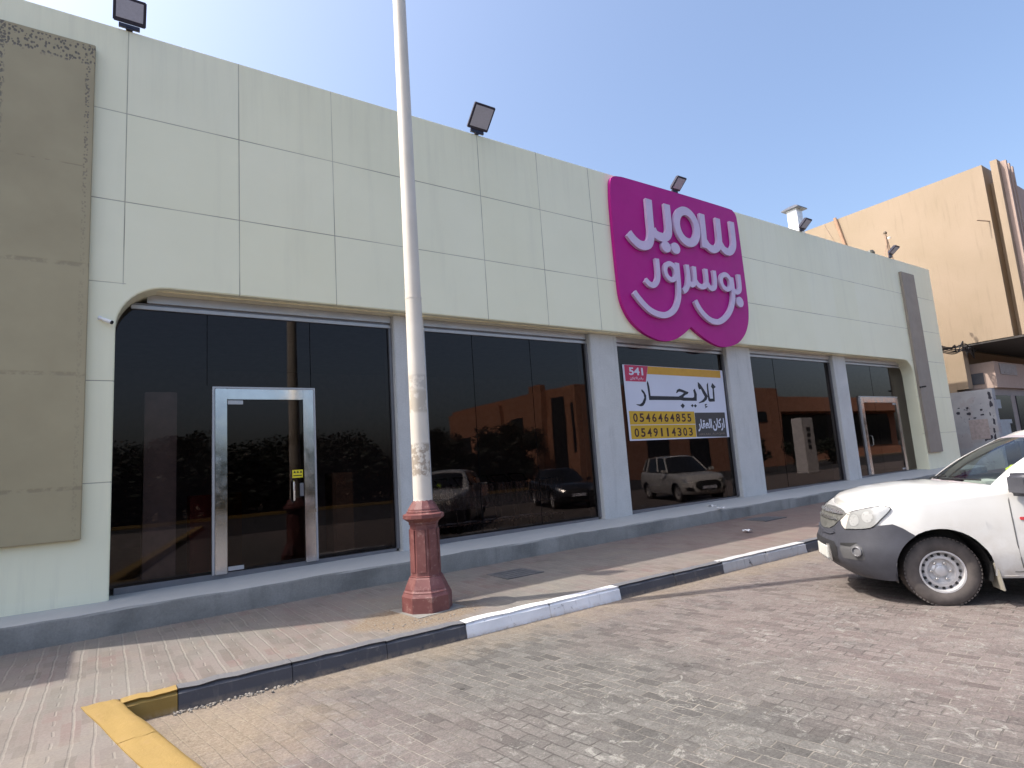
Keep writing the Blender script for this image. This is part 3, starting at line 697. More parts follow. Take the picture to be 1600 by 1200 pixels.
# ---------------------------------------------------------------- floodlights, cameras, roof pieces
def floodlight(w, hgt, tilt, twist, stem):
    t = thing('floodlight', (0, 0, 0), '', 'floodlight', 'floodlights along the parapet')
    M_ = Matrix.Translation((0, -.10, stem+.02)) @ Matrix.Rotation(math.radians(twist), 4, 'Z') @ Matrix.Rotation(math.radians(tilt), 4, 'X')
    bm = bmesh.new(); box(bm, -w/2, w/2, -.035, .02, 0, hgt, .012, M_)
    for i in range(7): box(bm, -w/2+.03+i*(w-.06)/6-.004, -w/2+.03+i*(w-.06)/6+.004, .02, .055, .03, hgt-.03, 0, M_)
    obj('housing', bm, MT['dark_metal'], t)
    bm = bmesh.new(); box(bm, -w/2+.035, w/2-.035, -.040, -.034, .05, hgt-.035, .002, M_); obj('lens', bm, MT['lamp_glass'], t)
    bm = bmesh.new(); box(bm, -w*.32, w*.32, -.02, .02, 0, stem+.005, .004, Matrix.Translation((0, -.10, 0))); box(bm, -.04, .04, -.12, .3, -.012, .012)
    obj('bracket', bm, MT['dark_metal'], t); return t
FL = [(.127, .38, .32, 30, 0, .05, 'wide floodlight on a low bracket at the left end of the roof'),
      (5.61, .44, .46, 48, 0, .06, 'square floodlight on the roof edge right of the cream pole'),
      (11.12, .32, .34, 50, 0, .05, 'floodlight on the roof edge above the magenta sign'),
      (16.62, .32, .34, 50, 0, .04, 'floodlight on the roof edge beside the metal vent'),
      (22.15, .32, .34, 52, 0, .10, 'pale backed floodlight near the right end of the roof, by the thin mast')]
for x, w, hh, ti, tw, st, lab in FL:
    t = floodlight(w, hh, ti, tw, st); t.location = (x, 8.83, 7.872); t['label'] = lab
def cctv(loc, rot, lab, k=1., mat=None):
    mat = mat or MT['white']
    t = thing('security_camera', loc, lab, 'camera', 'security cameras on the shop', rot)
    bm = bmesh.new(); lathe(bm, [(0, 0), (.035*k, 0), (.04*k, .015), (.04*k, .15*k), (.036*k, .17*k)], 14, Matrix.Translation((0, -.06, 0)) @ Matrix.Rotation(PI/2, 4, 'X')); obj('body', bm, mat, t)
    bm = bmesh.new(); lathe(bm, [(0, 0), (.038*k, 0), (.038*k, .012), (0, .012)], 14, Matrix.Translation((0, -.06-.17*k, 0)) @ Matrix.Rotation(PI/2, 4, 'X')); obj('lens', bm, MT['black'], t)
    bm = bmesh.new(); lathe(bm, [(.045*k, 0), (.045*k, .02), (.018, .03), (.018, .09)], 12, Matrix.Rotation(PI/2, 4, 'X')); obj('mount', bm, mat, t)
cctv((-.12, 8.748, 3.83), (math.radians(24), 0, math.radians(58)), 'white bullet security camera on the cladding left of the first window', .62)
cctv((22.60, 8.66, 3.35), (math.radians(-6), 0, math.radians(50)), 'tiny dark security camera beside the right taupe screen', .7, MT['black'])
t = thing('security_camera', (21.35, 9.0, 7.86), 'tiny dark dome camera on the roof edge left of the thin mast', 'camera', 'security cameras on the shop')
bm = bmesh.new(); lathe(bm, [(.09, 0), (.07, .03), (.07, .05), (.13, .07), (.14, .14), (.10, .22), (0, .25)], 16); obj('dome', bm, flat('camera_dark', (.06, .06, .05), .4), t)
bm = bmesh.new(); tube(bm, [(0, .0, .0), (.12, .05, .10), (.2, .05, .2)], .012, 6); obj('arm', bm, MT['white'], t)
# roof vent with flared cap
t = thing('roof_vent', (20.62, 11.0, 7.1), 'galvanised square roof vent with a flared cap behind the parapet', 'roof vent')
gal = flat('galvanised_steel', (.62, .63, .66), .42, .55, .10, 5.)
bm = bmesh.new(); box(bm, -.19, .19, -.19, .19, 0, 3.17, .01); obj('duct', bm, gal, t)
bm = bmesh.new(); q = bmesh.new()
r0 = [q.verts.new(p) for p in ((-.32, -.32, 3.10), (.32, -.32, 3.10), (.32, .32, 3.10), (-.32, .32, 3.10))]; r1 = [q.verts.new(p) for p in ((-.32, -.32, 3.14), (.32, -.32, 3.14), (.32, .32, 3.14), (-.32, .32, 3.14))]; r2 = [q.verts.new(p) for p in ((-.12, -.12, 3.27), (.12, -.12, 3.27), (.12, .12, 3.27), (-.12, .12, 3.27))]
q.faces.new(r0[::-1]); q.faces.new(r2)
for a, b in ((r0, r1), (r1, r2)):
    for k in range(4): q.faces.new((a[k], a[(k+1) % 4], b[(k+1) % 4], b[k]))
merge(bm, q); obj('cap', bm, flat('vent_cap_shade_tone', (.12, .125, .15), .5, .3), t)  # whole cap coloured dark to give the shade of its underside
# antenna mast
t = thing('roof_mast', (25.0, 9.9, 7.1), 'thin rusty twin legged mast with a small lamp, above the right roof corner', 'mast')
rust = flat('rusty_steel', (.30, .20, .14), .7)
bm = bmesh.new(); tube(bm, [(0, 0, 0), (-.02, 0, 2.55)], .03, 6); tube(bm, [(.42, 0, 0), (.30, 0, 1.6), (-.02, 0, 2.55)], .03, 6); tube(bm, [(-.6, 0, 1.3), (-.02, 0, 2.1)], .012, 5); obj('leg', bm, rust, t)
bm = bmesh.new(); lathe(bm, [(0, 2.52), (.055, 2.54), (.07, 2.59), (.04, 2.65), (0, 2.66)], 12); obj('lamp', bm, flat('lamp_dark', (.12, .09, .06), .5), t)
bm = bmesh.new(); lathe(bm, [(0, 0), (.05, .01), (.06, .06), (0, .1)], 12, Matrix.Translation((.26, 0, 2.38))); obj('bulb', bm, MT['white'], t)

# ---------------------------------------------------------------- lamp post on the pavement
t = thing('lamp_post', (2.99, 6.30, .146), 'tall cream lamp post with an octagonal dark red base on the pavement', 'lamp post')
redb = N('painted_red_base'); P_ = redb.geo(); f_ = redb.noise(P_, 3.5, 6, .65); q_ = redb.xyz(P_)
c_ = redb.mix(redb.rng(f_, .35, .65), (.135, .043, .040, 1), (.185, .068, .062, 1))
c_ = redb.mix(redb.M('MULTIPLY', redb.rng(redb.noise(P_, 14, 6, .7), .56, .66), .55), c_, (.34, .22, .19, 1))
c_ = redb.mix(redb.M('MULTIPLY', redb.rng(redb.noise(P_, 6, 5, .6), .55, .70), .35), c_, (.38, .20, .17, 1))
redb.set(Base_Color=c_, Roughness=.55, Normal=redb.bump(f_, .004, .6)); redb = redb.m
PH = math.radians(22.5 + 7)
def octo(bm, prof): lathe(bm, prof, 8, None, PH)
bm = bmesh.new()
octo(bm, [(.268, 0), (.282, .008), (.282, .17), (.268, .195), (.262, .205), (.262, .215), (.246, .232), (.242, .25), (.196, .352), (.186, .365)]); obj('foot', bm, redb, t)
bm = bmesh.new(); octo(bm, [(.185, .366), (.185, .375), (.172, .38), (.160, .93), (.170, .94), (.170, .96)])
for k in range(8):                                   # raised panel on each face of the pedestal
    a = PH + PI/8 + k*PI/4
    Mx = Matrix.Rotation(a, 4, 'Z') @ Matrix.Translation((.155, 0, .65))
    box(bm, -.004, .010, -.045, .045, -.235, .235, .004, Mx)
obj('pedestal', bm, redb, t)
bm = bmesh.new(); lathe(bm, [(.165, .955), (.175, .965), (.222, .995), (.234, 1.005), (.234, 1.045), (.19, 1.062), (.19, 1.078), (.176, 1.085), (.172, 1.105), (.125, 1.175), (.105, 1.20)], 12, None, PH); obj('collar', bm, redb, t)
polem = N('cream_pole'); P_ = polem.geo(); q_ = polem.xyz(P_)
f_ = polem.noise(P_, 2.2, 5, .6); c_ = polem.mix(polem.rng(f_, .3, .7), (.62, .57, .49, 1), (.70, .65, .57, 1))
def band(lo, hi): return polem.M('MULTIPLY', polem.rng(q_[2], lo, lo+.03), polem.rng(q_[2], hi, hi-.03))
torn = polem.rng(polem.noise(P_, 16, 5, .7), .44, .52)
c_ = polem.mix(polem.M('MULTIPLY', polem.M('MULTIPLY', band(1.60, 2.0), torn), .8), c_, (.30, .24, .18, 1))
c_ = polem.mix(polem.M('MULTIPLY', polem.M('MULTIPLY', band(2.33, 2.62), polem.rng(polem.noise(P_, 7, 4, .6), .40, .46)), .65), c_, (.42, .36, .27, 1))
c_ = polem.mix(polem.M('MULTIPLY', polem.M('MULTIPLY', band(2.60, 2.80), polem.rng(polem.noise(P_, 10, 4, .6), .45, .5)), .5), c_, (.36, .32, .27, 1))
polem.set(Base_Color=c_, Roughness=.5); polem = polem.m
bm = bmesh.new(); lathe(bm, [(.108, 1.19), (.106, 1.2), (.1058, 1.23), (.0962, 3.53), (.096, 3.56), (.0985, 3.561), (.0985, 3.589), (.094, 3.59), (.0938, 3.62), (.076, 9.17), (.076, 9.2)], 24); obj('shaft', bm, polem, t, 20)
bm = bmesh.new(); tube(bm, [(0, 0, 9.15), (.05, -.2, 9.5), (.2, -.9, 9.75), (.3, -1.5, 9.8)], .035, 8); obj('arm', bm, polem, t)
bm = bmesh.new(); box(bm, -.15, .15, -.75, 0, -.07, .05, .03, Matrix.Translation((.32, -1.45, 9.8))); obj('lantern', bm, MT['alu_dark'], t)
bm = bmesh.new(); box(bm, -.315, .315, -.315, .315, -.03, .010, .008, Matrix.Rotation(math.radians(7), 4, 'Z')); obj('base_slab', bm, flat('slab_concrete', (.22, .21, .19), .9, 0, .2, 9), t)

# ---------------------------------------------------------------- small things on the pavement
def cover(x, y, w, d_, lab):
    bm = bmesh.new(); z = zpav(x, y); box(bm, x-w/2, x+w/2, y-d_/2, y+d_/2, z-.02, z+.006, .004)
    for i in range(4): box(bm, x-w/2+.08, x+w/2-.08, y-d_/2+.1+i*(d_-.2)/3-.012, y-d_/2+.1+i*(d_-.2)/3+.012, z+.006, z+.010)
    return tag(obj('manhole_cover', bm, flat('manhole_iron', (.10, .10, .102), .7)), lab, 'manhole cover', 'manhole covers in the pavement')
cover(4.75, 7.15, .62, .55, 'dark square manhole cover in the shaded pavement right of the lamp post')
cover(11.3, 7.55, .75, .55, 'dark manhole cover in the shaded pavement below the third pillar')
bm = bmesh.new(); R = random.Random(3)
for i in range(100):                                 # crumbled mortar along the kerb by the yellow corner
    x = .45 + R.random()**1.3*.95; y = 5.40 - abs(R.gauss(0, .035)); s = R.uniform(.004, .015)
    t = bmesh.new(); bmesh.ops.create_icosphere(t, subdivisions=1, radius=s)
    for v in t.verts: v.co *= R.uniform(.7, 1.25)
    merge(bm, t, Matrix.Translation((x, y, s*.5)))
for i in range(60):
    x = 2.2+R.random()*1.2; y = 5.75+R.random()*.35; s = R.uniform(.004, .012)
    t = bmesh.new(); bmesh.ops.create_icosphere(t, subdivisions=1, radius=s); merge(bm, t, Matrix.Translation((x, y, .150)))
g = obj('rubble', bm, flat('rubble_grey', (.24, .215, .185), .9, 0, .35, 30)); tag(g, 'crumbs of mortar and grit scattered beside the kerb', 'rubble'); g['kind'] = 'stuff'
for (x, y, z, s, lab) in ((10.55, 8.02, .495, .06, 'crumpled white paper scrap at the edge of the plinth under the poster'), (10.95, 8.55, .492, .07, 'white paper scrap on the plinth by the third pillar'), (9.55, 6.75, .21, .06, 'small white scrap of litter on the pavement at the shadow edge')):
    bm = bmesh.new(); t = bmesh.new(); bmesh.ops.create_grid(t, x_segments=5, y_segments=4, size=s)
    for v in t.verts: v.co.z = R.uniform(0, .035); v.co.x *= 1.2; v.co.y += R.uniform(-.01, .01)
    q = bmesh.ops.extrude_face_region(t, geom=t.faces[:]); [setattr(v.co, 'z', v.co.z+.003) for v in q['geom'] if isinstance(v, bmesh.types.BMVert)]
    merge(bm, t, Matrix.Translation((x, y, z))); tag(obj('paper_scrap', bm, MT['white']), lab, 'litter', 'scraps of litter')

# ---------------------------------------------------------------- vehicles
def lerp_tab(tab, x):
    if x <= tab[0][0]: return tab[0][1]
    for (a, b), (c, d) in zip(tab, tab[1:]):
        if x <= c: return b + (d - b) * (x - a) / (c - a)
    return tab[-1][1]
class Shell:
    """Car body skin: plan curve (nose centre to tail, left half) swept in height."""
    def __init__(s, plan, shoulder, inset_front, inset_side, rnd=.08, zbot=.3):
        # densify with Catmull-Rom
        P = plan; Q = []
        for i in range(len(P) - 1):
            p0 = P[i-1] if i > 0 else (P[0][0], -P[1][1]) if P[0][1] == 0 else P[0]
            p1, p2 = P[i], P[i+1]; p3 = P[i+2] if i + 2 < len(P) else P[-1]
            for k in range(12):
                t = k / 12.
                Q.append(tuple(.5*((2*p1[j]) + (-p0[j]+p2[j])*t + (2*p0[j]-5*p1[j]+4*p2[j]-p3[j])*t*t + (-p0[j]+3*p1[j]-3*p2[j]+p3[j])*t**3) for j in (0, 1)))
        Q.append(P[-1]); s.Q = Q
        s.L = [0.]
        for a, b in zip(Q, Q[1:]): s.L.append(s.L[-1] + math.hypot(b[0]-a[0], b[1]-a[1]))
        s.smax = s.L[-1]; s.sh = shoulder; s.inf = inset_front; s.ins = inset_side; s.rnd = rnd; s.zbot = zbot
    def plan(s, t):
        t = min(max(t, 0), s.smax - 1e-6)
        i = min(bisect.bisect_right(s.L, t) - 1, len(s.Q) - 2)
        a, b = s.Q[i], s.Q[i+1]; f = (t - s.L[i]) / max(1e-9, s.L[i+1]-s.L[i])
        # smooth tangent
        def tan(i):
            p, q = s.Q[max(0, i-1)], s.Q[min(len(s.Q)-1, i+1)]
            d = (q[0]-p[0], q[1]-p[1]); l = math.hypot(*d) or 1; return d[0]/l, d[1]/l
        if i == 0: ta = (0., 1.)
        else: ta = tan(i)
        tb = tan(i+1)
        d = (ta[0]*(1-f)+tb[0]*f, ta[1]*(1-f)+tb[1]*f); l = math.hypot(*d) or 1
        return (a[0]+(b[0]-a[0])*f, a[1]+(b[1]-a[1])*f), (d[1]/l, -d[0]/l)   # point, outward normal (front: +u)
    def zsh(s, t): return lerp_tab(s.sh, s.plan(t)[0][0])
    def at(s, t, z, off=0.):
        (u, v), (nu, nv) = s.plan(t)
        nu, nv = nu, nv
        if nv < 0 and nu < .05: nu, nv = -nu, -nv
        f = max(0., nu)**1.3
        ins = f * lerp_tab(s.inf, z) + (1-f) * lerp_tab(s.ins, z)
        zs = lerp_tab(s.sh, u)
        zb = zs - s.rnd
        zz = z
        if z > zb:
            a = min(1., (z - zb) / s.rnd)
            ins += s.rnd * (1 - math.sqrt(max(0., 1 - a * a)))
        return (u - nu * (ins - off), max(0., v - nv * (ins - off)) if t > 1e-6 else 0., zz)
    def s_of_u(s, u):
        lo, hi = 0., s.smax
        for _ in range(50):
            m = (lo+hi)/2
            if s.plan(m)[0][0] > u: lo = m
            else: hi = m
        return lo
PICK = Shell(
    plan=[(.89,0),(.875,.25),(.83,.5),(.73,.70),(.54,.85),(.28,.915),(0,.93),(-.6,.93),(-2,.93),(-3.2,.92),(-4.2,.90)],
    shoulder=[(-4.3,1.2),(-2.6,1.2),(-1.2,1.17),(-.6,1.14),(-.2,1.11),(.2,1.07),(.5,1.02),(.7,.985),(.9,.95)],
    inset_front=[(.2,.22),(.3,.10),(.42,.02),(.55,0),(.68,.05),(.8,.08),(.9,.12),(1.0,.18)],
    inset_side=[(.2,.08),(.35,.035),(.5,.0),(.8,0),(.95,.015),(1.2,.05)])
def patch(bm, sh, poly, off=0., side=1, step=.05, thick=0.):
    """outline in (distance round the body, height) laid on the shell"""
    t = bmesh.new(); f = t.faces.new([t.verts.new((a, 0, b)) for a, b in poly])
    bmesh.ops.triangulate(t, faces=[f])
    ss = [p[0] for p in poly]; zs = [p[1] for p in poly]
    for lo, hi, nr in ((min(ss), max(ss), (1, 0, 0)), (min(zs), max(zs), (0, 0, 1))):
        k = lo+step
        while k < hi:
            bmesh.ops.bisect_plane(t, geom=t.verts[:]+t.edges[:]+t.faces[:], plane_co=Vector(nr)*k, plane_no=nr, dist=1e-5); k += step
    for v in t.verts:
        p = sh.at(abs(v.co.x), v.co.z, off); sg = side if v.co.x >= -1e-6 else -side
        v.co = Vector((p[0], p[1]*sg, p[2]))
    if thick:
        t.normal_update()
        r = bmesh.ops.extrude_edge_only(t, edges=[e for e in t.edges if e.is_boundary])
        for v in [g for g in r['geom'] if isinstance(g, bmesh.types.BMVert)]:
            q = v.co; v.co = Vector((q.x - .012 if q.x > .3 else q.x, q.y - (thick if q.y > 0 else -thick)*(.4 if q.x > .6 else 1), q.z))
    merge(bm, t)
def arch_pts(sc, zc, r, zb, n=22):
    a0 = math.asin(max(-1, min(1, (zb-zc)/r))); out = []
    for i in range(n+1):
        a = math.pi - a0 + (a0 - (math.pi - a0))*i/n
        out.append((sc+r*math.cos(a), zc+r*math.sin(a)))
    return out
def grid_mesh(bm, rows):
    V = [[bm.verts.new(p) for p in r] for r in rows]
    for a, b in zip(V, V[1:]):
        for i in range(len(a)-1):
            try: bm.faces.new((a[i], a[i+1], b[i+1], b[i]))
            except ValueError: pass
def shell_body(bm, sh, wheels, zb, rarch, zc):
    poly = [(0, zb)]
    for u in wheels:
        poly += arch_pts(sh.s_of_u(u), zc, rarch, zb)
    poly += [(sh.smax-1e-4, zb+.12)]
    n = 60; top = [(sh.smax*(1-i/n), sh.zsh(sh.smax*(1-i/n))-sh.rnd) for i in range(n+1)]
    top[0] = (sh.smax-1e-4, top[0][1]); poly += top
    for sd in (1, -1):
        patch(bm, sh, poly, 0, sd, .06)
        rows = []
        for j in range(9):
            r = []
            for i in range(n*2+1):
                s = min(sh.smax-1e-4, sh.smax*i/(n*2)); zs = sh.zsh(s); a = math.sin(j/8*PI/2)
                p = sh.at(s, zs-sh.rnd+sh.rnd*a); r.append((p[0], p[1]*sd, p[2]))
            rows.append(r)
        grid_mesh(bm, rows)
def hood(bm, sh, u1, sc, cowl, crown, nu=26, nv=22, lift=0.):
    s1 = sh.s_of_u(u1)
    def edge(s): p = sh.at(s, sh.zsh(s)-1e-4); return Vector(p)
    rows = []
    for i in range(nu+1):
        t = i/nu; L = edge(s1+(sc-s1)*t); R_ = Vector((L.x, -L.y, L.z)); row = []
        for j in range(nv+1):
            a = -1+2*j/nv; b0 = Vector(cowl(a))
            fs = edge(sc*abs(a)); fr = Vector((fs.x, math.copysign(fs.y, a) if abs(a) > 1e-6 else 0, fs.z))
            f = (a+1)/2
            c = (1-t)*b0 + t*fr + (1-f)*R_ + f*L - ((1-t)*((1-f)*Vector(cowl(-1)) + f*Vector(cowl(1))) + t*((1-f)*Vector((edge(sc).x, -edge(sc).y, edge(sc).z)) + f*edge(sc)))
            c.z += crown*(1-a*a)**.8*math.sin(PI*min(1, .12+.88*(1-t)))**.5*(1 if t > 0 else 1)*min(1, (1-t)*4)*min(1, .35+t*3) + lift
            row.append(c)
        rows.append(row)
    grid_mesh(bm, rows)
PAINT = N('white_car_paint'); f_ = PAINT.noise(PAINT.geo(), 2.2, 4)
q_ = PAINT.xyz(PAINT.geo())
c_ = PAINT.mix(PAINT.rng(f_, .3, .7), (.56, .555, .535, 1), (.61, .61, .595, 1))
dirt = PAINT.M('MULTIPLY', PAINT.rng(PAINT.noise(PAINT.geo(), 5, 7, .7), .40, .65), PAINT.rng(q_[2], .95, .35))
c_ = PAINT.mix(PAINT.M('MULTIPLY', dirt, .55), c_, (.36, .31, .25, 1))
PAINT.set(Base_Color=c_, Roughness=.32, Coat_Weight=.8); PAINT.b.inputs['Coat Roughness'].default_value = .05; PAINT = PAINT.m
PLAS = flat('dark_bumper_plastic', (.050, .052, .064), .50, 0, .16, 5, .001)
TYRE = N('tyre_rubber'); f_ = TYRE.noise(TYRE.geo(), 9, 5)
TYRE.set(Base_Color=TYRE.mix(TYRE.rng(f_, .3, .7), (.065, .056, .052, 1), (.115, .098, .09, 1)), Roughness=.85, Normal=TYRE.bump(f_, .003)); TYRE = TYRE.m
RIM = flat('steel_rim_paint', (.58, .57, .57), .36, .3, .12, 9.)
CARGL = glass('car_window_glass', (.74, .82, .78, 1), 1.5)
DKGL = flat('dark_car_glass', (.012, .014, .015), .05)
LENS = N('headlamp_lens'); LENS.set(Base_Color=(.30, .305, .30, 1), Roughness=.18, Metallic=.2, Coat_Weight=1.); LENS = LENS.m
REFL = flat('lamp_reflector', (.37, .375, .37), .3, .25, .08, 12); CHR = flat('dull_chrome', (.62, .61, .58), .28, .9, .08, 8); INT = flat('car_interior_grey', (.16, .165, .165), .8); INT2 = flat('car_seat_pale', (.42, .42, .41), .8)
def wheel(parent, loc, out, R_, rim_r, w, style, rimmat):
    """wheel whose outer face looks along +v*out"""
    e = bpy.data.objects.new('wheel', None); C.objects.link(e); e.parent = parent; e.location = loc
    Mx = Matrix.Rotation(-PI/2*out, 4, 'X')
    bm = bmesh.new(); h_ = w/2
    lathe(bm, [(rim_r, -h_*.8), (rim_r+.03, -h_), (R_-.03, -h_), (R_-.006, -h_*.78), (R_, -h_*.5), (R_, h_*.5), (R_-.006, h_*.78), (R_-.03, h_*.96), (rim_r+.06, h_*1.06), (rim_r+.02, h_*1.0), (rim_r-.002, h_*.86)], 48, Mx, 0, False)
    t = bmesh.new()
    for k in range(56):
        a = 2*PI*k/56
        for sgn in (-1, 1): box(t, R_-.012, R_+.0004, -.012, .012, sgn*h_*.62-.028, sgn*h_*.62+.028, 0, Matrix.Rotation(a+(sgn*.03), 4, 'Z'))
    merge(bm, t, Mx)
    for v in bm.verts:                                # flattened contact patch
        if v.co.z < -R_+.014: v.co.z = -R_+.014
    obj('tyre', bm, TYRE, e, 40)
    bm = bmesh.new()
    if style == 'steel':
        lathe(bm, [(rim_r+.006, h_*.80), (rim_r+.004, h_*.93), (rim_r-.012, h_*.93), (rim_r-.020, h_*.55), (rim_r-.030, h_*.42), (.150, h_*.60), (.125, h_*.62), (.108, h_*.30), (.075, h_*.26), (.055, h_*.36), (.05, h_*.50), (.03, h_*.56), (0, h_*.57)], 48, Mx, 0, False)
        rim = obj('rim', bm, rimmat, e, 35)
        bm = bmesh.new()
        for k in range(16):
            a = 2*PI*k/16
            box(bm, .146, .173, -.0125, .0125, h_*.44, h_*.615, .003, Mx @ Matrix.Rotation(a, 4, 'Z'))
        obj('vent_hole', bm, MT['black'], rim)
        for k in range(6):
            bm = bmesh.new(); a = 2*PI*k/6
            lathe(bm, [(.013, h_*.34), (.013, h_*.52), (.007, h_*.56), (0, h_*.56)], 6, Mx @ Matrix.Rotation(a, 4, 'Z') @ Matrix.Translation((.085, 0, 0))); obj('wheel_nut', bm, CHR, rim)
    else:
        lathe(bm, [(rim_r+.006, h_*.80), (rim_r+.004, h_*.93), (rim_r-.012, h_*.93), (rim_r-.03, h_*.3)], 36, Mx, 0, False)
        lathe(bm, [(.06, h_*.7), (.05, h_*.78), (0, h_*.8)], 20, Mx)
        for k in range(5):
            for dx in (-.16, .16): box(bm, .03, rim_r-.01, -.018, .018, h_*.62, h_*.78, .004, Mx @ Matrix.Rotation(2*PI*k/5+dx, 4, 'Z'))
        rim = obj('rim', bm, rimmat, e, 35)
        bm = bmesh.new(); lathe(bm, [(0, h_*.1), (rim_r-.03, h_*.1)], 24, Mx); obj('brake_disc', bm, MT['black'], rim)
    return e
def liner(parent, u, v0, v1, zc, r):
    bm = bmesh.new(); n = 18; rows = []
    for vv in (v0, v1):
        rows.append([(u+r*math.cos(-.25+(PI+.5)*i/n), vv, zc+r*math.sin(-.25+(PI+.5)*i/n)) for i in range(n+1)])
    grid_mesh(bm, rows); bm.faces.new([bm.verts.new(p) for p in rows[1]]); return obj('wheel_arch_liner', bm, MT['black'], parent)

pick = thing('pickup_truck', (0, 0, 0), 'white pickup truck with dark grey plastic bumper parked nose to the kerb at the right', 'pickup')
HEAD = math.radians(130); Uv = Vector((math.cos(HEAD), math.sin(HEAD), 0)); Lv = Vector((-Uv.y, Uv.x, 0))
pick.location = Vector((6.87, 2.71, 0)) - Lv*.80; pick.rotation_euler = (0, 0, HEAD)
ZC, RA = .335, .425
bm = bmesh.new(); shell_body(bm, PICK, (0, -3.05), .30, RA, ZC)
grid_mesh(bm, [[(-4.2, -.86, .45), (-4.2, .86, .45)], [(-4.2, -.86, 1.19), (-4.2, .86, 1.19)]])
obj('body', bm, PAINT, pick, 50)
cowlf = lambda a: (-.34-.26*abs(a)**2.2, .86*a, 1.165-.035*a*a)
bm = bmesh.new(); hood(bm, PICK, -.60, .42, cowlf, .055); obj('bonnet', bm, PAINT, pick, 60)
s0 = PICK.s_of_u(0.)
for sd in (1, -1):
    bm = bmesh.new()
    ap = [p for p in arch_pts(s0, ZC, RA-.004, .25, 26)]
    bump = [(0,.70),(.23,.715),(.36,.755),(.45,.815),(.53,.86),(.545,.80),(.60,.735),(.80,.75),(.93,.775),(1.0,.80),(1.13,.815),(1.21,.775)]
    ae = [p for p in ap if p[0] < s0-.19]
    bump += [(ae[-1][0]-.004, ae[-1][1]+.012)] + ae[::-1] + [(1.03,.245),(.82,.25),(.60,.255),(.44,.285),(.39,.31),(0,.33)]
    patch(bm, PICK, bump, .012, sd, .045, .03)
    bp = obj('bumper', bm, PLAS, pick, 50)
    bm = bmesh.new(); patch(bm, PICK, [(.56,.585),(.68,.60),(.77,.612),(.83,.575),(.84,.46),(.81,.445),(.57,.445),(.55,.52)], .015, sd, .05, .0); obj('fog_lamp_recess', bm, flat('recess_grey', (.085, .085, .088), .7), bp, 40)
    bm = bmesh.new(); patch(bm, PICK, [(.55,.60),(.70,.615),(.78,.625),(.70,.578),(.56,.578)], .018, sd, .05); obj('recess_painted_shadow', bm, MT['black'], bp, 40)  # black strip painted in as shadow below the recess's top edge
    c = PICK.at(.775, .535, .02); (pu, pv), nn = PICK.plan(.775)
    bm = bmesh.new(); lathe(bm, [(.052, -.02), (.052, .012), (.044, .016), (.040, .000), (0, .006)], 20, Matrix.Translation((c[0], c[1]*sd, c[2])) @ Vector((nn[0], nn[1]*sd, 0)).to_track_quat('Z', 'Y').to_matrix().to_4x4()); obj('fog_lamp', bm, flat('fog_lamp_grey', (.20, .20, .21), .3, .3), bp, 40)
    hl = [(.50,.83),(.55,.87),(.60,.905),(.70,.932),(.80,.952),(.96,.982),(1.06,.993),(1.12,.985),(1.135,.965),(1.09,.915),(1.03,.86),(.98,.81),(.92,.775),(.79,.758),(.68,.752),(.60,.748),(.53,.79)]
    bm = bmesh.new(); patch(bm, PICK, hl, .018, sd, .03, .02); h1 = obj('headlight', bm, LENS, pick, 50)
    bm = bmesh.new(); patch(bm, PICK, [(.50,.83),(.60,.905),(.66,.92),(.64,.85),(.62,.75),(.60,.748),(.53,.79)], .0195, sd, .04); obj('indicator', bm, flat('indicator_lens', (.50, .46, .42), .2), h1, 50)
    for (cs, cz, rr) in ((.74, .845, .060), (.90, .885, .055)):
        bm = bmesh.new(); patch(bm, PICK, [(cs+rr*1.1*math.cos(2*PI*k/20), cz+rr*math.sin(2*PI*k/20)) for k in range(20)], .0205, sd, .03); obj('reflector', bm, REFL, h1, 50)
    edge = catmull([(p[0], p[1]) for p in hl], 2, True)
    pts = [PICK.at(a, b, .016) for a, b in edge]
    bm = bmesh.new(); tube(bm, [(p[0], p[1]*sd, p[2]) for p in pts], .004, 5); obj('headlight_seal', bm, MT['seal'], h1)
    gr = [(0,.945),(.10,.942),(.30,.938),(.46,.925),(.585,.90),(.52,.85),(.45,.82),(.36,.765),(.22,.72),(.0,.705)]
    bm = bmesh.new(); patch(bm, PICK, gr, .017, sd, .04, .02); gm = obj('grille', bm, flat('grille_dusty', (.15, .15, .14), .45, .3, .3, 18), pick, 50)
    for zc_, th_ in ((.905, .030), (.835, .026)):
        bm = bmesh.new(); sx = .52 if zc_ > .86 else .42; patch(bm, PICK, [(0, zc_-th_*.5), (sx*.6, zc_-th_*.5), (sx, zc_-th_*.3), (sx, zc_+th_*.25), (sx*.6, zc_+th_*.5), (0, zc_+th_*.5)], .032, sd, .04, .015); obj('grille_bar', bm, CHR, gm, 50)
    bm = bmesh.new(); patch(bm, PICK, [(0,.66),(.30,.665),(.40,.69),(.36,.725),(.2,.70),(0,.69)], .026, sd, .05, .012); obj('bumper_lip', bm, PLAS, bp, 50)
    bm = bmesh.new(); patch(bm, PICK, [(0,.60),(.42,.60),(.50,.55),(.45,.40),(.40,.36),(0,.36)], .016, sd, .05); obj('lower_intake', bm, flat('intake_black', (.02, .02, .022), .6), bp, 50)
    liner(pick, 0, .86*sd, .52*sd, ZC, RA-.01); liner(pick, -3.05, .86*sd, .5*sd, ZC, RA-.01)
    # door seams and reflector
    bm = bmesh.new()
    tube(bm, [(p[0], p[1]*sd, p[2]) for p in [PICK.at(PICK.s_of_u(-.62)+dx, z, .0005) for dx, z in ((.03, 1.12), (.0, 1.0), (-.005, .8), (-.0, .6), (.015, .45), (.03, .37), (.06, .335))]], .0055, 5)
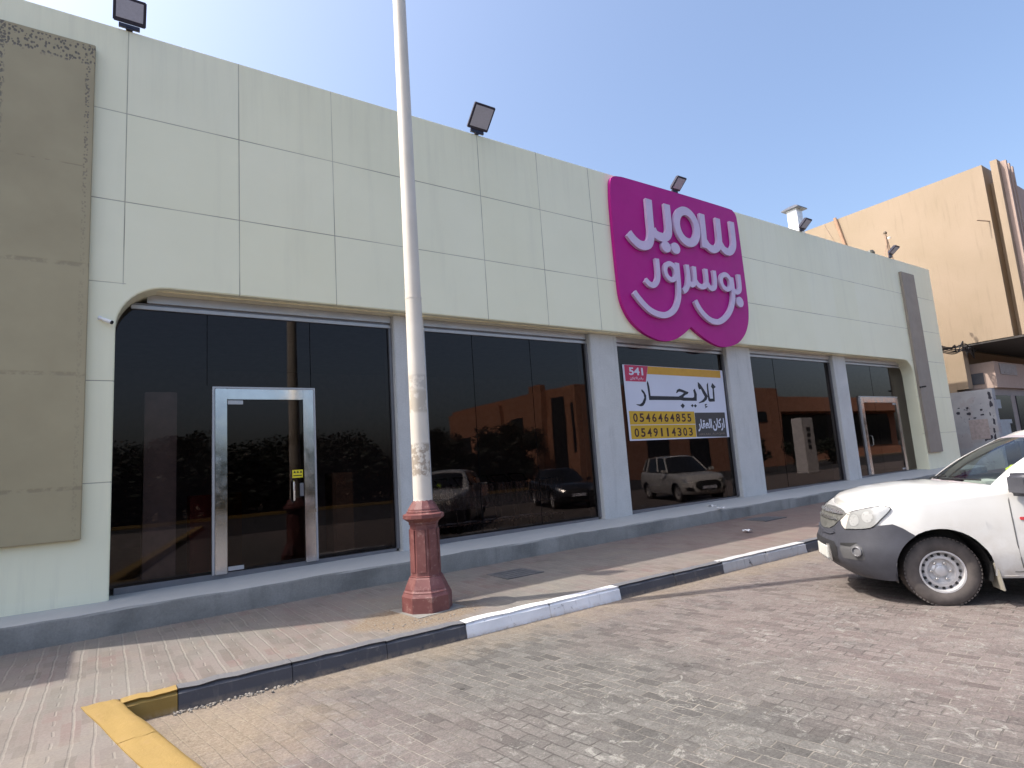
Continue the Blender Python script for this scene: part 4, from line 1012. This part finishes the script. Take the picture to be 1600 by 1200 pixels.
    tube(bm, [(p[0], p[1]*sd, p[2]) for p in [PICK.at(PICK.s_of_u(-1.82), z, .0005) for z in (1.16, .8, .4, .34)]], .0055, 5)
    tube(bm, [(p[0], p[1]*sd, p[2]) for p in [PICK.at(PICK.s_of_u(-2.75), z, .0005) for z in (1.18, .9, .75)]], .0055, 5)
    tube(bm, [(p[0], p[1]*sd, p[2]) for p in [PICK.at(PICK.s_of_u(u), .335, .0005) for u in (-.58, -1.2, -1.82, -2.3)]], .0055, 5)
    obj('door_seam', bm, flat('seam_grey', (.10, .10, .10), .7), pick)
    sm = PICK.s_of_u(-.62)
    bm = bmesh.new(); patch(bm, PICK, [(sm+.055,.83),(sm+.06,.818),(sm+.10,.818),(sm+.105,.83),(sm+.10,.845),(sm+.06,.845)], .008, sd, .03, .006); obj('side_reflector', bm, flat('reflector_red', (.45, .04, .05), .3), pick)
    bm = bmesh.new(); tube(bm, [(p[0], p[1]*sd, p[2]) for p in [PICK.at(PICK.s_of_u(-1.55)+d_, .98, .02) for d_ in (0, .02, .12, .14)]], .013, 6); obj('door_handle', bm, PLAS, pick)
    bm = bmesh.new(); box(bm, -.475, -.455, (.68 if sd > 0 else -.90), (.90 if sd > 0 else -.68), .10, .36, .006, Matrix.Translation((-.02, 0, 0)) @ Matrix.Rotation(math.radians(7), 4, 'Y')); obj('mud_flap', bm, flat('mud_flap_dusty', (.30, .28, .23), .8), pick)
    bm = bmesh.new(); box(bm, -2.62, -.44, (.80 if sd > 0 else -.88), (.88 if sd > 0 else -.80), .27, .325, .02); obj('sill', bm, PAINT, pick)
    # mirror
    bm = bmesh.new(); t = bmesh.new(); bmesh.ops.create_cube(t, size=1)
    for v in t.verts: v.co = Vector((v.co.x*.15, v.co.y*.27, v.co.z*.215))
    bmesh.ops.bevel(t, geom=list(t.edges), offset=.035, segments=3, affect='EDGES'); merge(bm, t, Matrix.Translation((-.70 if sd > 0 else -.95, 1.06*sd, 1.155)) @ Matrix.Rotation(math.radians(12*sd), 4, 'Z'))
    tube(bm, [(-.72 if sd > 0 else -.95, .86*sd, 1.12), (-.70 if sd > 0 else -.95, .98*sd, 1.12)], .03, 8); mi = obj('side_mirror', bm, PLAS, pick, 50)
    bm = bmesh.new(); box(bm, -.782 if sd > 0 else -1.032, -.776 if sd > 0 else -1.026, 1.055*sd-.095, 1.055*sd+.095, 1.09, 1.22, .002); obj('mirror_glass', bm, MT['steel'], mi)
    # cab side frame
    def P3(q): return (q[0], q[1]*sd, q[2])
    Wc = catmull([(-.555,.705,1.12),(-.78,.675,1.30),(-1.03,.63,1.45),(-1.27,.575,1.577)], 6)
    Oc = catmull([(-.63,.855,1.135),(-.86,.79,1.325),(-1.11,.71,1.465),(-1.36,.635,1.588)], 6)
    Dc = catmull([(-.80,.865,1.15),(-.99,.805,1.305),(-1.23,.73,1.44),(-1.46,.66,1.55)], 6)
    bm = bmesh.new()
    grid_mesh(bm, [[P3(q) for q in Wc], [P3(((a[0]+b[0])/2+.012, (a[1]+b[1])/2+.012, (a[2]+b[2])/2+.012)) for a, b in zip(Wc, Oc)], [P3(q) for q in Oc], [P3(q) for q in Dc]])
    def quad(*q): bm.faces.new([bm.verts.new(P3(x)) for x in q])
    for a, b in ((-1.80, -1.90), (-2.72, -2.98)):
        quad((a, .862, 1.165), (b, .862, 1.165), (b-.03, .66, 1.56), (a-.06, .66, 1.56))
    rail = [(-1.36,.635,1.588),(-1.7,.645,1.62),(-2.3,.64,1.62),(-3.02,.615,1.59)]; low = [(-1.46,.66,1.55),(-1.7,.662,1.565),(-2.3,.662,1.565),(-3.01,.66,1.545)]
    grid_mesh(bm, [[P3(q) for q in catmull(rail, 6)], [P3(q) for q in catmull(low, 6)]])
    quad((-.63,.855,1.135), (-.63,.90,1.11), (-3.0,.90,1.15), (-3.0,.862,1.165)); quad((-2.98,.862,1.165), (-3.0,.5,1.165), (-3.02,.45,1.63), (-3.01,.66,1.55))
    obj('cab_pillar', bm, PAINT, pick, 50)
    bm = bmesh.new(); tube(bm, [P3(q) for q in Dc], .011, 6); tube(bm, [P3((a[0]-.0, a[1]+.004, a[2])) for a in [(-.80,.868,1.15),(-1.80,.868,1.165),(-2.75,.868,1.17)]], .010, 6); obj('window_seal', bm, MT['seal'], pick)
    bm = bmesh.new(); wq = [(-.80,.858,1.15)] + [(a[0], a[1]-.006, a[2]) for a in Dc[1:]] + [(-1.86,.655,1.56),(-1.80,.856,1.165)]
    bm.faces.new([bm.verts.new(P3(q)) for q in wq]); obj('side_window', bm, CARGL, pick)
    bm = bmesh.new(); bm.faces.new([bm.verts.new(P3(q)) for q in ((-1.90,.856,1.165),(-1.95,.655,1.56),(-2.76,.655,1.56),(-2.72,.856,1.165))]); obj('side_window', bm, CARGL, pick)
    wheel(pick, (-.012, .70*sd, .327), sd, .338, .200, .225, 'steel', RIM); wheel(pick, (-3.05, .70*sd, .327), sd, .338, .200, .225, 'steel', RIM)
# windscreen and roof
def wsc(a, t):
    b = (-.375-.18*a*a, .705*a, 1.158-.038*a*a); q = (-1.19-.08*a*a, .575*a, 1.615-.040*a*a)
    return Vector(b)*(1-t)+Vector(q)*t + Vector((.03, 0, .03))*math.sin(PI*t)*(1-.3*a*a)
bm = bmesh.new(); grid_mesh(bm, [[wsc(-1+2*j/20, i/12) for j in range(21)] for i in range(13)]); obj('windscreen', bm, CARGL, pick, True)
bm = bmesh.new()
for t0_, t1_ in ((-.015, .035), (.93, 1.0)):
    grid_mesh(bm, [[wsc(-1+2*j/20, t)+Vector((.002, 0, .003)) for j in range(21)] for t in (t0_, t1_)])
obj('windscreen_border', bm, flat('frit_grey', (.28, .25, .26), .5), pick)
def roofp(a, t):
    f = wsc(a, 1.); r = Vector((-3.02, .615*a, 1.605-.015*a*a)); m = f.lerp(r, t)
    m.z += (.065*(1-a*a)**.5*.5+.055)*math.sin(PI*min(1, t*1.15+.05))**.6 if 0 < t < .9 else 0
    m.y = a*(.575+.065*min(1, t*4)-.02*t); return m
bm = bmesh.new(); grid_mesh(bm, [[roofp(-1+2*j/20, i/16) for j in range(21)] for i in range(17)]); obj('roof', bm, PAINT, pick, 60)
bm = bmesh.new(); bm.faces.new([bm.verts.new(p) for p in ((-3.0,.5,1.17),(-3.02,.45,1.59),(-3.02,-.45,1.59),(-3.0,-.5,1.17))]); obj('rear_window', bm, CARGL, pick)
bm = bmesh.new(); grid_mesh(bm, [[(cowlf(a)[0]+.012, cowlf(a)[1]*.80, cowlf(a)[2]-.012) for a in [-1+j/8 for j in range(17)]], [tuple(wsc(-1+j/8, .01)-Vector((0, 0, .012))) for j in range(17)]]); obj('cowl_panel', bm, flat('cowl_dusty', (.42, .41, .40), .7), pick)
bm = bmesh.new()
for s_, e_ in ((-.50, .10), (.05, .60)):
    pp = [wsc((s_+(e_-s_)*i/8)/.7, .03+.05*i/8)+Vector((.012, 0, .016)) for i in range(9)]; tube(bm, pp, .009, 5)
obj('wiper', bm, MT['black'], pick)
# inside
bm = bmesh.new(); box(bm, -1.0, -.45, -.68, .68, .85, 1.10, .05); obj('dashboard', bm, INT, pick)
bm = bmesh.new(); tube(bm, [(-1.02+.06*math.sin(2*PI*k/20), .36+.18*math.cos(2*PI*k/20), 1.12+.17*math.sin(2*PI*k/20)) for k in range(21)], .016, 6); obj('steering_wheel', bm, MT['black'], pick)
for v_ in (.37, -.37):
    bm = bmesh.new(); box(bm, -1.95, -1.45, v_-.26, v_+.26, .55, .78, .06); box(bm, -2.02, -1.84, v_-.25, v_+.25, .75, 1.30, .06, Matrix.Identity(4)); box(bm, -2.0, -1.88, v_-.13, v_+.13, 1.31, 1.50, .04); obj('seat', bm, INT2, pick)
bm = bmesh.new(); box(bm, -2.95, -2.75, -.66, .66, .6, 1.28, .06); obj('rear_seat', bm, INT, pick)
bm = bmesh.new(); box(bm, -2.55, -.50, -.78, .78, .36, .50); obj('cab_floor', bm, INT, pick)
bm = bmesh.new(); box(bm, -.98, -.72, -.30, .22, 1.10, 1.145, .015); obj('dash_tray', bm, INT2, pick)
t = thing('safety_vest', (0, 0, 0), 'crumpled hi-vis yellow vest on the dashboard behind the windscreen of the white pickup', 'vest')
bm = bmesh.new(); q = bmesh.new(); bmesh.ops.create_icosphere(q, subdivisions=3, radius=.09); R = random.Random(5)
for v in q.verts: v.co = Vector((v.co.x*.9, v.co.y*1.2, v.co.z*.9))*(1+R.uniform(-.12, .12))
merge(bm, q); obj('cloth', bm, flat('hi_vis_yellow', (.52, .62, .04), .7), t, True)
t.location = pick.location + Uv*(-1.10) + Lv*.10 + Vector((0, 0, 1.22))
# chassis, plate, bed
bm = bmesh.new(); box(bm, -4.1, .55, -.62, .62, .30, .42); box(bm, -.1, .1, -.6, .6, .28, .40); box(bm, -3.15, -2.95, -.6, .6, .26, .42); obj('chassis', bm, MT['black'], pick)
bm = bmesh.new(); box(bm, .885, .905, -.17, .27, .40, .53, .004); pl = obj('number_plate', bm, flat('number_plate_white', (.62, .62, .58), .45), pick)
bm = bmesh.new(); box(bm, .865, .890, -.22, .32, .375, .56, .006); obj('plate_frame', bm, CHR, pick)
bm = bmesh.new(); box(bm, -4.15, -3.06, -.86, .86, .79, .82); box(bm, -3.12, -3.06, -.86, .86, .80, 1.18); obj('cargo_bed', bm, PAINT, pick)
bm = bmesh.new(); box(bm, -4.26, -4.15, -.86, .86, .42, .56, .02); obj('rear_bumper', bm, PLAS, pick)
for sd in (1, -1):
    bm = bmesh.new(); box(bm, -4.215, -4.19, (.72 if sd > 0 else -.88), (.88 if sd > 0 else -.72), .72, 1.08, .01); obj('tail_light', bm, flat('tail_light_red', (.45, .02, .02), .3), pick)

def simple_car(name, lab, loc, head, paint, suv):
    t = thing(name, (loc[0], loc[1], 0), lab, 'car', None, (0, 0, math.radians(head)))
    if suv:
        sh = Shell([(.86,0),(.84,.25),(.78,.5),(.64,.70),(.42,.83),(.2,.875),(0,.89),(-.8,.89),(-2.2,.89),(-3.0,.87),(-3.35,.78),(-3.48,.5),(-3.5,0.02)],
                   [(-3.6,1.08),(-1.2,1.04),(-.5,1.0),(0,.95),(.5,.90),(.9,.82)], [(.2,.18),(.3,.05),(.45,0),(.6,.02),(.8,.10),(.95,.2)], [(.2,.08),(.35,.03),(.5,0),(.8,0),(1.1,.06)], .09)
        belt = [(-.35,0,1.03),(-.45,.55,1.02),(-.72,.80,1.02),(-1.5,.82,1.05),(-2.6,.80,1.08),(-3.25,.66,1.10),(-3.38,0,1.10)]
        roof = [(-1.15,0,1.60),(-1.2,.45,1.58),(-1.32,.60,1.56),(-1.9,.64,1.60),(-2.6,.62,1.59),(-3.05,.55,1.54),(-3.15,0,1.55)]; wb = -2.62
    else:
        sh = Shell([(.86,0),(.84,.25),(.78,.5),(.64,.70),(.42,.82),(.2,.86),(0,.87),(-.8,.87),(-2.2,.87),(-3.2,.85),(-3.65,.75),(-3.78,.5),(-3.8,0.02)],
                   [(-3.9,.98),(-3.0,1.0),(-1.2,.95),(-.5,.93),(0,.88),(.5,.82),(.9,.72)], [(.2,.18),(.3,.05),(.45,0),(.6,.03),(.8,.14)], [(.2,.08),(.35,.03),(.5,0),(.75,0),(1.0,.06)], .09)
        belt = [(-.42,0,.95),(-.52,.55,.94),(-.8,.77,.94),(-1.5,.80,.96),(-2.4,.78,.98),(-3.0,.62,.99),(-3.2,0,1.0)]
        roof = [(-1.25,0,1.43),(-1.3,.42,1.42),(-1.42,.56,1.40),(-1.9,.60,1.43),(-2.2,.58,1.42),(-2.5,.50,1.38),(-2.6,0,1.39)]; wb = -2.65
    bm = bmesh.new(); shell_body(bm, sh, (0, wb), .26, .37, .32); 
    n = 20; top = []
    hood(bm, sh, -.45, .42, (lambda a: (belt[0][0]-.1*a*a, .80*a, belt[0][2]-.02*a*a)), .04)
    rows = [[(lambda p: (p[0], p[1]*g_, p[2]))(sh.at(sh.s_of_u(-.45-(abs(sh.plan(sh.smax)[0][0])-.47)*i/30), sh.zsh(sh.s_of_u(-.45-(abs(sh.plan(sh.smax)[0][0])-.47)*i/30)))) for g_ in (1, .5, 0, -.5, -1)] for i in range(31)]
    grid_mesh(bm, rows); obj('body', bm, paint, t, 50)
    def full(L): return L + [(u, -v, z) for u, v, z in L[-2:0:-1]]
    B, R_ = full(belt), full(roof); nB = len(B)
    bm = bmesh.new()
    grid_mesh(bm, [[B[i % nB] for i in range(nB+1)], [R_[i % nB] for i in range(nB+1)]]); obj('windows', bm, DKGL, t, 40)
    bm = bmesh.new(); f = [bm.verts.new((u, v, z)) for u, v, z in R_]; f2 = [bm.verts.new((u*.9-.2, v*.75, z+.05)) for u, v, z in R_]
    for i in range(nB): bm.faces.new((f[i], f[(i+1) % nB], f2[(i+1) % nB], f2[i]))
    bm.faces.new(f2)
    for i in (2, 3, 4, 5):
        for sd in (1, -1):
            a, b = Vector(belt[i]), Vector(roof[i]); a.y *= sd; b.y *= sd; tube(bm, [a, b], .035, 6)
    obj('roof', bm, paint, t, 50)
    for sd in (1, -1):
        bm = bmesh.new(); patch(bm, sh, [(.50,.66),(.62,.74),(.90,.80),(1.0,.80),(.95,.72),(.8,.66),(.6,.62)], .012, sd, .04, .01); obj('headlight', bm, CHR, t, 50)
        bm = bmesh.new(); patch(bm, sh, [(.55,.36),(.8,.40),(.86,.5),(.7,.52),(.55,.48)], .010, sd, .05); obj('fog_lamp_recess', bm, MT['black'], t)
        bm = bmesh.new(); patch(bm, sh, [(0,.42),(.36,.42),(.48,.52),(.46,.66),(.3,.72),(0,.73)], .011, sd, .05); obj('grille', bm, MT['black'], t)
        bm = bmesh.new(); box(bm, -.78, -.62, (.86 if sd > 0 else -1.05), (1.05 if sd > 0 else -.86), belt[2][2]-.0, belt[2][2]+.13, .03); obj('side_mirror', bm, paint, t)
        liner(t, 0, .82*sd, .5*sd, .32, .36); liner(t, wb, .82*sd, .5*sd, .32, .36)
        wheel(t, (0, .70*sd, .315), sd, .325, .215, .2, 'alloy', RIM); wheel(t, (wb, .70*sd, .315), sd, .325, .215, .2, 'alloy', RIM)
    bm = bmesh.new(); box(bm, -3.4, .6, -.6, .6, .2, .34); obj('chassis', bm, MT['black'], t)
    bm = bmesh.new(); box(bm, .84, .872, -.26, .26, .44, .55, .004); obj('number_plate', bm, whiteM, t)
    return t
simple_car('parked_car', 'white compact car with bright headlights, reflected in the glass under the rental poster', (17.6, 4.0), 114, PAINT, True)
simple_car('parked_car', 'dark saloon car reflected at the right end of the second window', (14.3, .9), 112, flat('dark_car_paint', (.02, .022, .028), .25, 0, .05, 3, 0, .8), False)

# ---------------------------------------------------------------- tan building next door on the right
nb = thing('tan_building', (28, 8.35, 0), 'tan rendered building with an overhanging upper floor beyond the right end of the shop', 'building')
def nbp(name, bm, mat, label=None, smooth=False): return part(name, bm, mat, nb, smooth, label)
bm = bmesh.new()
box(bm, 28, 48, 7.38, 30, 5.20, 12.04)                       # upper floor
nbp('upper_wall', bm, MT['tan'])
bm = bmesh.new()                                             # grooved corner: fin beyond a deep slot, then fins on the front
box(bm, 28.0, 28.6, 6.90, 7.12, 5.20, 12.05); box(bm, 28.601, 29.4, 6.92, 7.375, 5.2, 11.4)
nbp('corner_fin', bm, MT['tan'])
for x, zt in ((28.28, 12.0), (28.62, 11.95), (28.95, 11.9)):
    bm = bmesh.new(); box(bm, x, x+.13, 6.70, 6.895, 5.75, zt); nbp('front_fin', bm, MT['taupe'])
bm = bmesh.new(); box(bm, 29.401, 48, 6.91, 7.375, 5.22, 11.42); nbp('front_wall', bm, MT['taupe'])
bm = bmesh.new(); box(bm, 28.02, 48, 6.93, 9.3, 5.12, 5.195); nbp('overhang_soffit', bm, flat('overhang_shade_tone', (.05, .045, .042), .8))  # near-black colour carries the deep shade under the overhang
bm = bmesh.new(); box(bm, 28, 48, 9.45, 30, 0, 5.119); box(bm, 28.0, 28.45, 9.05, 9.449, 3.45, 5.119); nbp('lower_wall', bm, MT['tan'])
bm = bmesh.new(); box(bm, 28.78, 46, 8.36, 9.449, 3.42, 4.46)
nbp('shop_canopy', bm, MT['taupe'])
bm = bmesh.new(); box(bm, 29.3, 31.2, 8.33, 8.358, 3.95, 4.40, .01); box(bm, 29.7, 30.7, 8.31, 8.329, 4.02, 4.05); nbp('blank_sign_board', bm, flat('sign_board_grey', (.30, .27, .26), .6))
bm = bmesh.new(); box(bm, 28.75, 28.778, 8.75, 9.15, 3.62, 4.06); nbp('wall_opening', bm, flat('opening_grey', (.10, .10, .11), .8))
greyw = N('grey_wall_paint'); P_ = greyw.geo(); q_ = greyw.xyz(P_); f_ = greyw.noise(P_, 1.6, 6, .6)
c_ = greyw.mix(greyw.rng(f_, .35, .65), (.30, .31, .335, 1), (.38, .39, .415, 1))
torn = greyw.rng(greyw.noise(P_, 5.5, 6, .75, .8), .62, .63)
area = greyw.M('MULTIPLY', greyw.rng(q_[1], 9.6, 9.4), greyw.rng(q_[2], 3.2, 3.0))
c_ = greyw.mix(greyw.M('MULTIPLY', torn, area), c_, (.02, .02, .035, 1))
patchm = greyw.rng(greyw.noise(P_, 1.1, 3, .5), .53, .55)
c_ = greyw.mix(greyw.M('MULTIPLY', patchm, .35), c_, (.30, .26, .25, 1))
greyw.set(Base_Color=c_, Roughness=.8); greyw = greyw.m
bm = bmesh.new(); box(bm, 27.99, 28.3, 8.34, 10.4, .0, 3.36); nbp('grey_wall', bm, greyw, 'pale grey wall with torn black poster scraps')
R = random.Random(11)
SC_ = [(8.36+R.random()*.16, z_, R.uniform(.05, .13), R.uniform(.10, .38)) for z_ in (1.3, 1.62, 1.95, 2.3, 2.62, 2.9)] + [(R.uniform(8.7, 9.6), R.uniform(2.2, 2.9), R.uniform(.04, .16), R.uniform(.03, .14)) for _ in range(9)] + [(8.55, 1.35, .35, .3)]
for (y0, z0, w_, h_) in SC_:
    bm = bmesh.new(); n = 12; pts = []
    for k in range(n):
        a = 2*PI*k/n; sq = 1/max(abs(math.cos(a)), abs(math.sin(a))); r_ = R.uniform(.55, 1.0)*min(sq, 1.3); pts.append((y0+w_/2+math.cos(a)*w_/2*r_, z0+h_/2+math.sin(a)*h_/2*r_))
    f = bm.faces.new([bm.verts.new((27.987, y, z)) for y, z in pts]); r = bmesh.ops.extrude_face_region(bm, geom=[f])
    for v in [g for g in r['geom'] if isinstance(g, bmesh.types.BMVert)]: v.co.x = 27.9895
    nbp('poster_scrap', bm, flat('scrap_dark', (.03, .03, .045), .8) if h_ < .8 else flat('scrap_pinkish', (.30, .25, .25), .8))
bm = bmesh.new(); box(bm, 27.985, 27.9895, 8.62, 9.25, 1.45, 2.22); nbp('poster_scrap', bm, flat('scrap_pinkish', (.33, .285, .28), .85, 0, .2, 8))
bm = bmesh.new(); box(bm, 28.31, 46, 8.5, 8.62, .0, 3.41); nbp('shop_front', bm, flat('front_frame_taupe', (.26, .23, .22), .7))
for i in range(6):
    x = 28.62+i*2.4
    bm = bmesh.new(); box(bm, x, x+1.75, 8.465, 8.498, .3, 3.12); wv = nbp('shop_window', bm, MT['dk_glass'])
    if i == 0:
        bm = bmesh.new(); box(bm, x+.05, x+1.1, 8.455, 8.464, 1.2, 2.0); box(bm, x+.05, x+1.35, 8.45, 8.4535, 2.0, 2.16); box(bm, x+.02, x+.5, 8.456, 8.464, 2.6, 2.95)
        pp = nbp('window_paper', bm, flat('paper_bluegrey', (.33, .37, .40), .8)); pp['label'] = 'pale paper stuck on the dark shop window'
bm = bmesh.new(); R = random.Random(2)
for i in range(5):
    z = 4.75+i*.06; tube(bm, catmull([(25.6, 9.3, z+.25), (26.6, 8.95, z-.0), (27.6, 8.8, z+.12+R.uniform(-.1, .1)), (28.6, 8.9, z-.05), (29.6, 9.2, z+.05)], 6), .022, 5)
for i in range(9):
    a = R.uniform(26.4, 28.4); tube(bm, catmull([(a, 8.9, 4.9), (a+R.uniform(-.2, .2), 8.75, 4.9+R.uniform(.05, .35)), (a+.3, 8.85, 4.85+R.uniform(-.2, .2)), (a+.45, 8.9, 4.95)], 5), .02, 5)
tag(obj('cable_bundle', bm, flat('cable_black', (.03, .028, .03), .6)), 'tangled black cables slung between the shop corner and the tan building', 'cables')
bm = bmesh.new(); tube(bm, [(27.93, 13.05, 12.1), (27.93, 12.4, 8.6), (27.93, 12.4, 5)], .075, 8); nbp('drain_pipe', bm, flat('pipe_brown', (.36, .22, .14), .7))
bm = bmesh.new(); tube(bm, [(28.0, 7.45, 9.75), (27.5, 7.7, 9.8)], .02, 5); nbp('wall_bracket', bm, rust)
bm = bmesh.new(); tube(bm, [(27.95, 13.6, 12.0), (27.9, 12.5, 9.0)], .012, 4); nbp('wall_cable', bm, flat('cable_tan', (.40, .30, .22), .8))

# building to the left that throws its shadow on the pavement (just outside the frame)
lb = thing('left_building', (-8, 8.2, 0), 'plain cream block beside the left end of the shop', 'building')
bm = bmesh.new(); box(bm, -16, -4.0, 8.25, 24, 0, 5.65); part('wall', bm, MT['tan'], lb)
bm = bmesh.new(); box(bm, -12, -6, 8.2, 8.249, .2, 2.8); part('shutter', bm, MT['alu_dark'], lb)

# ---------------------------------------------------------------- across the street: only seen mirrored in the glass
def win(bm, x0, x1, y0, y1, z0, z1): box(bm, x0, x1, y0, y1, z0, z1)
ob = thing('orange_building', (30, -15, 0), 'orange rendered block with tall dark windows, mirrored in the second window', 'building', 'orange buildings across the street')
bm = bmesh.new(); box(bm, 28, 46, -33, -14.5, 0, 7.3); box(bm, 27.5, 28.0, -19.5, -18.0, 0, 7.75); box(bm, 27.6, 28, -33, -24, 0, 6.9); part('wall', bm, MT['orange'], ob)
for (y0, y1, z0, z1) in ((-17.4, -15.8, .5, 6.6), (-15.1, -14.8, 2.4, 6.0), (-22.8, -21.2, 3.2, 5.6), (-27.5, -24.6, 3.0, 4.6), (-31.5, -29.0, 3.0, 4.6)):
    xf = 27.6 if y0 < -23 else 28
    bm = bmesh.new(); box(bm, xf-.03, xf-.002, y0, y1, z0, z1); part('window', bm, MT['dk_glass'], ob)
for i in range(3):
    bm = bmesh.new(); box(bm, 30+i*5, 32.4+i*5, -14.498, -14.46, .4, 6.4); part('window', bm, MT['dk_glass'], ob)
ob2 = thing('orange_building', (60, -16, 0), 'lower orange building with a wide dark recessed front, mirrored in the fourth window', 'building', 'orange buildings across the street')
bm = bmesh.new(); box(bm, 48, 54.5, -30, -15, 0, 7.5); box(bm, 54.5, 90, -30, -17, 5.4, 7.0); box(bm, 54.5, 90, -30, -20, 0, 5.4); box(bm, 54.5, 90, -17.4, -16.8, 0, 1.0); part('wall', bm, MT['orange'], ob2)
bm = bmesh.new(); box(bm, 55.2, 88, -19.99, -19.9, 1.2, 5.3); part('window', bm, MT['dk_glass'], ob2)
bm = bmesh.new(); box(bm, 50.4, 52.2, -14.999, -14.95, 4.2, 5.2); part('window', bm, MT['dk_glass'], ob2)
bm = bmesh.new(); box(bm, 35.2, 36.4, -2.6, -1.9, 0, 3.4, .03); 
mon = thing('monument_sign', (35.8, -2.2, 0), 'tall pale slab sign with dark vertical marks, mirrored in the fourth window', 'sign'); part('slab', bm, flat('slab_pale', (.55, .53, .52), .6), mon)
bm = bmesh.new()
for k in range(4): box(bm, 35.6, 35.95, -1.899, -1.88, 1.5+k*.36, 1.72+k*.36)
part('dark_mark', bm, MT['black'], mon)
# median kerb and hedge
bm = bmesh.new(); box(bm, -30, 24, -15.2, -14.9, 0, .16, .02); struct(obj('median_kerb', bm, KY), 'yellow kerb across the street')
bm = bmesh.new(); box(bm, -60, 120, -60, -15.2, -.02, .12); struct(obj('verge', bm, flat('verge_soil', (.16, .12, .08), .95, 0, .3, .6)), 'bare soil verge across the street')
LEAFA = leaf_mat('leaf_dark_green', (.010, .015, .008, 1), (.017, .026, .012, 1)); BARK = flat('bark', (.10, .075, .05), .9)
def leaf_mesh(name, rx, rz, n, seed, size=.16, blobs=14):
    R = random.Random(seed); bm = bmesh.new(); cl = []
    for _ in range(blobs):
        a = R.uniform(0, 2*PI); r = R.random()**.5*.75; cl.append((rx*r*math.cos(a), rx*r*math.sin(a), R.uniform(-.7, .75)*rz, R.uniform(.28, .5)))
    for i in range(n):
        c = R.choice(cl); d = Vector((R.gauss(0, 1), R.gauss(0, 1), R.gauss(0, 1))).normalized()*R.random()**.4
        p = Vector((c[0]+d.x*rx*c[3], c[1]+d.y*rx*c[3], c[2]+d.z*rz*c[3]*1.2)); s = size*R.uniform(.6, 1.3)
        M_ = Matrix.Rotation(R.uniform(0, 6.28), 3, 'Z') @ Matrix.Rotation(R.uniform(0, 3.14), 3, 'X')
        vs = [bm.verts.new(p + M_ @ Vector(q)*s) for q in ((-.5, 0, 0), (0, -.28, .05), (.6, 0, 0), (0, .28, .05))]; bm.faces.new(vs)
    me = bpy.data.meshes.new(name); bm.to_mesh(me); bm.free(); me.materials.append(LEAFA); return me
CROWN = [leaf_mesh('crown', 2.4, 1.6, 4200, 1, .24, 20), leaf_mesh('crown', 2.7, 1.4, 4200, 2, .24, 20), leaf_mesh('crown', 1.0, .95, 1700, 3, .2, 12)]
def tree(x, y, hh, k, sc, lab, grp, nm='street_tree'):
    t = thing(nm, (x, y, .1), lab, 'tree' if nm == 'street_tree' else 'bush' if nm == 'hedge_bush' else 'shrub', grp)
    bm = bmesh.new(); tube(bm, [(0, 0, -.1), (.05, .03, hh*.4), (.0, .08, hh*.75)], [.14*sc, .11*sc, .05*sc], 8)
    for a in range(4): tube(bm, [(.03, .05, hh*.45), (.7*sc*math.cos(a*1.6+x), .7*sc*math.sin(a*1.6+x), hh*.8)], [.06*sc, .02*sc], 6)
    obj('trunk', bm, BARK, t)
    c = bpy.data.objects.new('crown', CROWN[k]); C.objects.link(c); c.parent = t; c.location = (0, 0, hh); c.scale = (sc, sc, sc); return t
for i, (x, y, hh, k, sc) in enumerate([(23.2, -18, 3.3, 0, .85), (20, -20, 3.0, 1, .9), (17.0, -17.5, 3.0, 0, .8), (25.2, -16.6, 3.2, 1, .75), (12.6, -20, 3.2, 1, .95), (9.5, -22, 3.0, 0, 1.), (6.5, -19, 2.8, 1, .9), (3.2, -23, 3.2, 0, 1.), (-.5, -20, 2.8, 1, 1.), (-4, -22, 3.1, 0, 1.)]):
    tree(x, y, hh, k, sc, 'dark leafy street tree, mirrored low in the shop glass', 'trees across the street')
R = random.Random(21); first = None
for i in range(34):
    x = -9 + i*1.02 + R.uniform(-.3, .3); y = -16.4 - R.random()*1.2
    if first is None: first = tree(x, y, 1.3, 2, 1.3, 'dense dark hedge bush in the row mirrored low in the shop glass', 'hedge bushes across the street', 'hedge_bush'); c = first
    else: c = copy_thing(first); c.location = (x, y, .1)
    s_ = R.uniform(.9, 1.35); c.scale = (s_*1.2, s_*1.2, s_)
    c.rotation_euler = (0, 0, R.uniform(0, 6))
for i, (x, y) in enumerate([(46.5, -9), (49, -9.5), (51.8, -9), (54.2, -9.6), (38.8, -7.6)]):
    tree(x, y, 1.25, 2, 1.05, 'round clipped dark shrub, mirrored in the fourth window', 'clipped shrubs across the street', 'round_shrub')
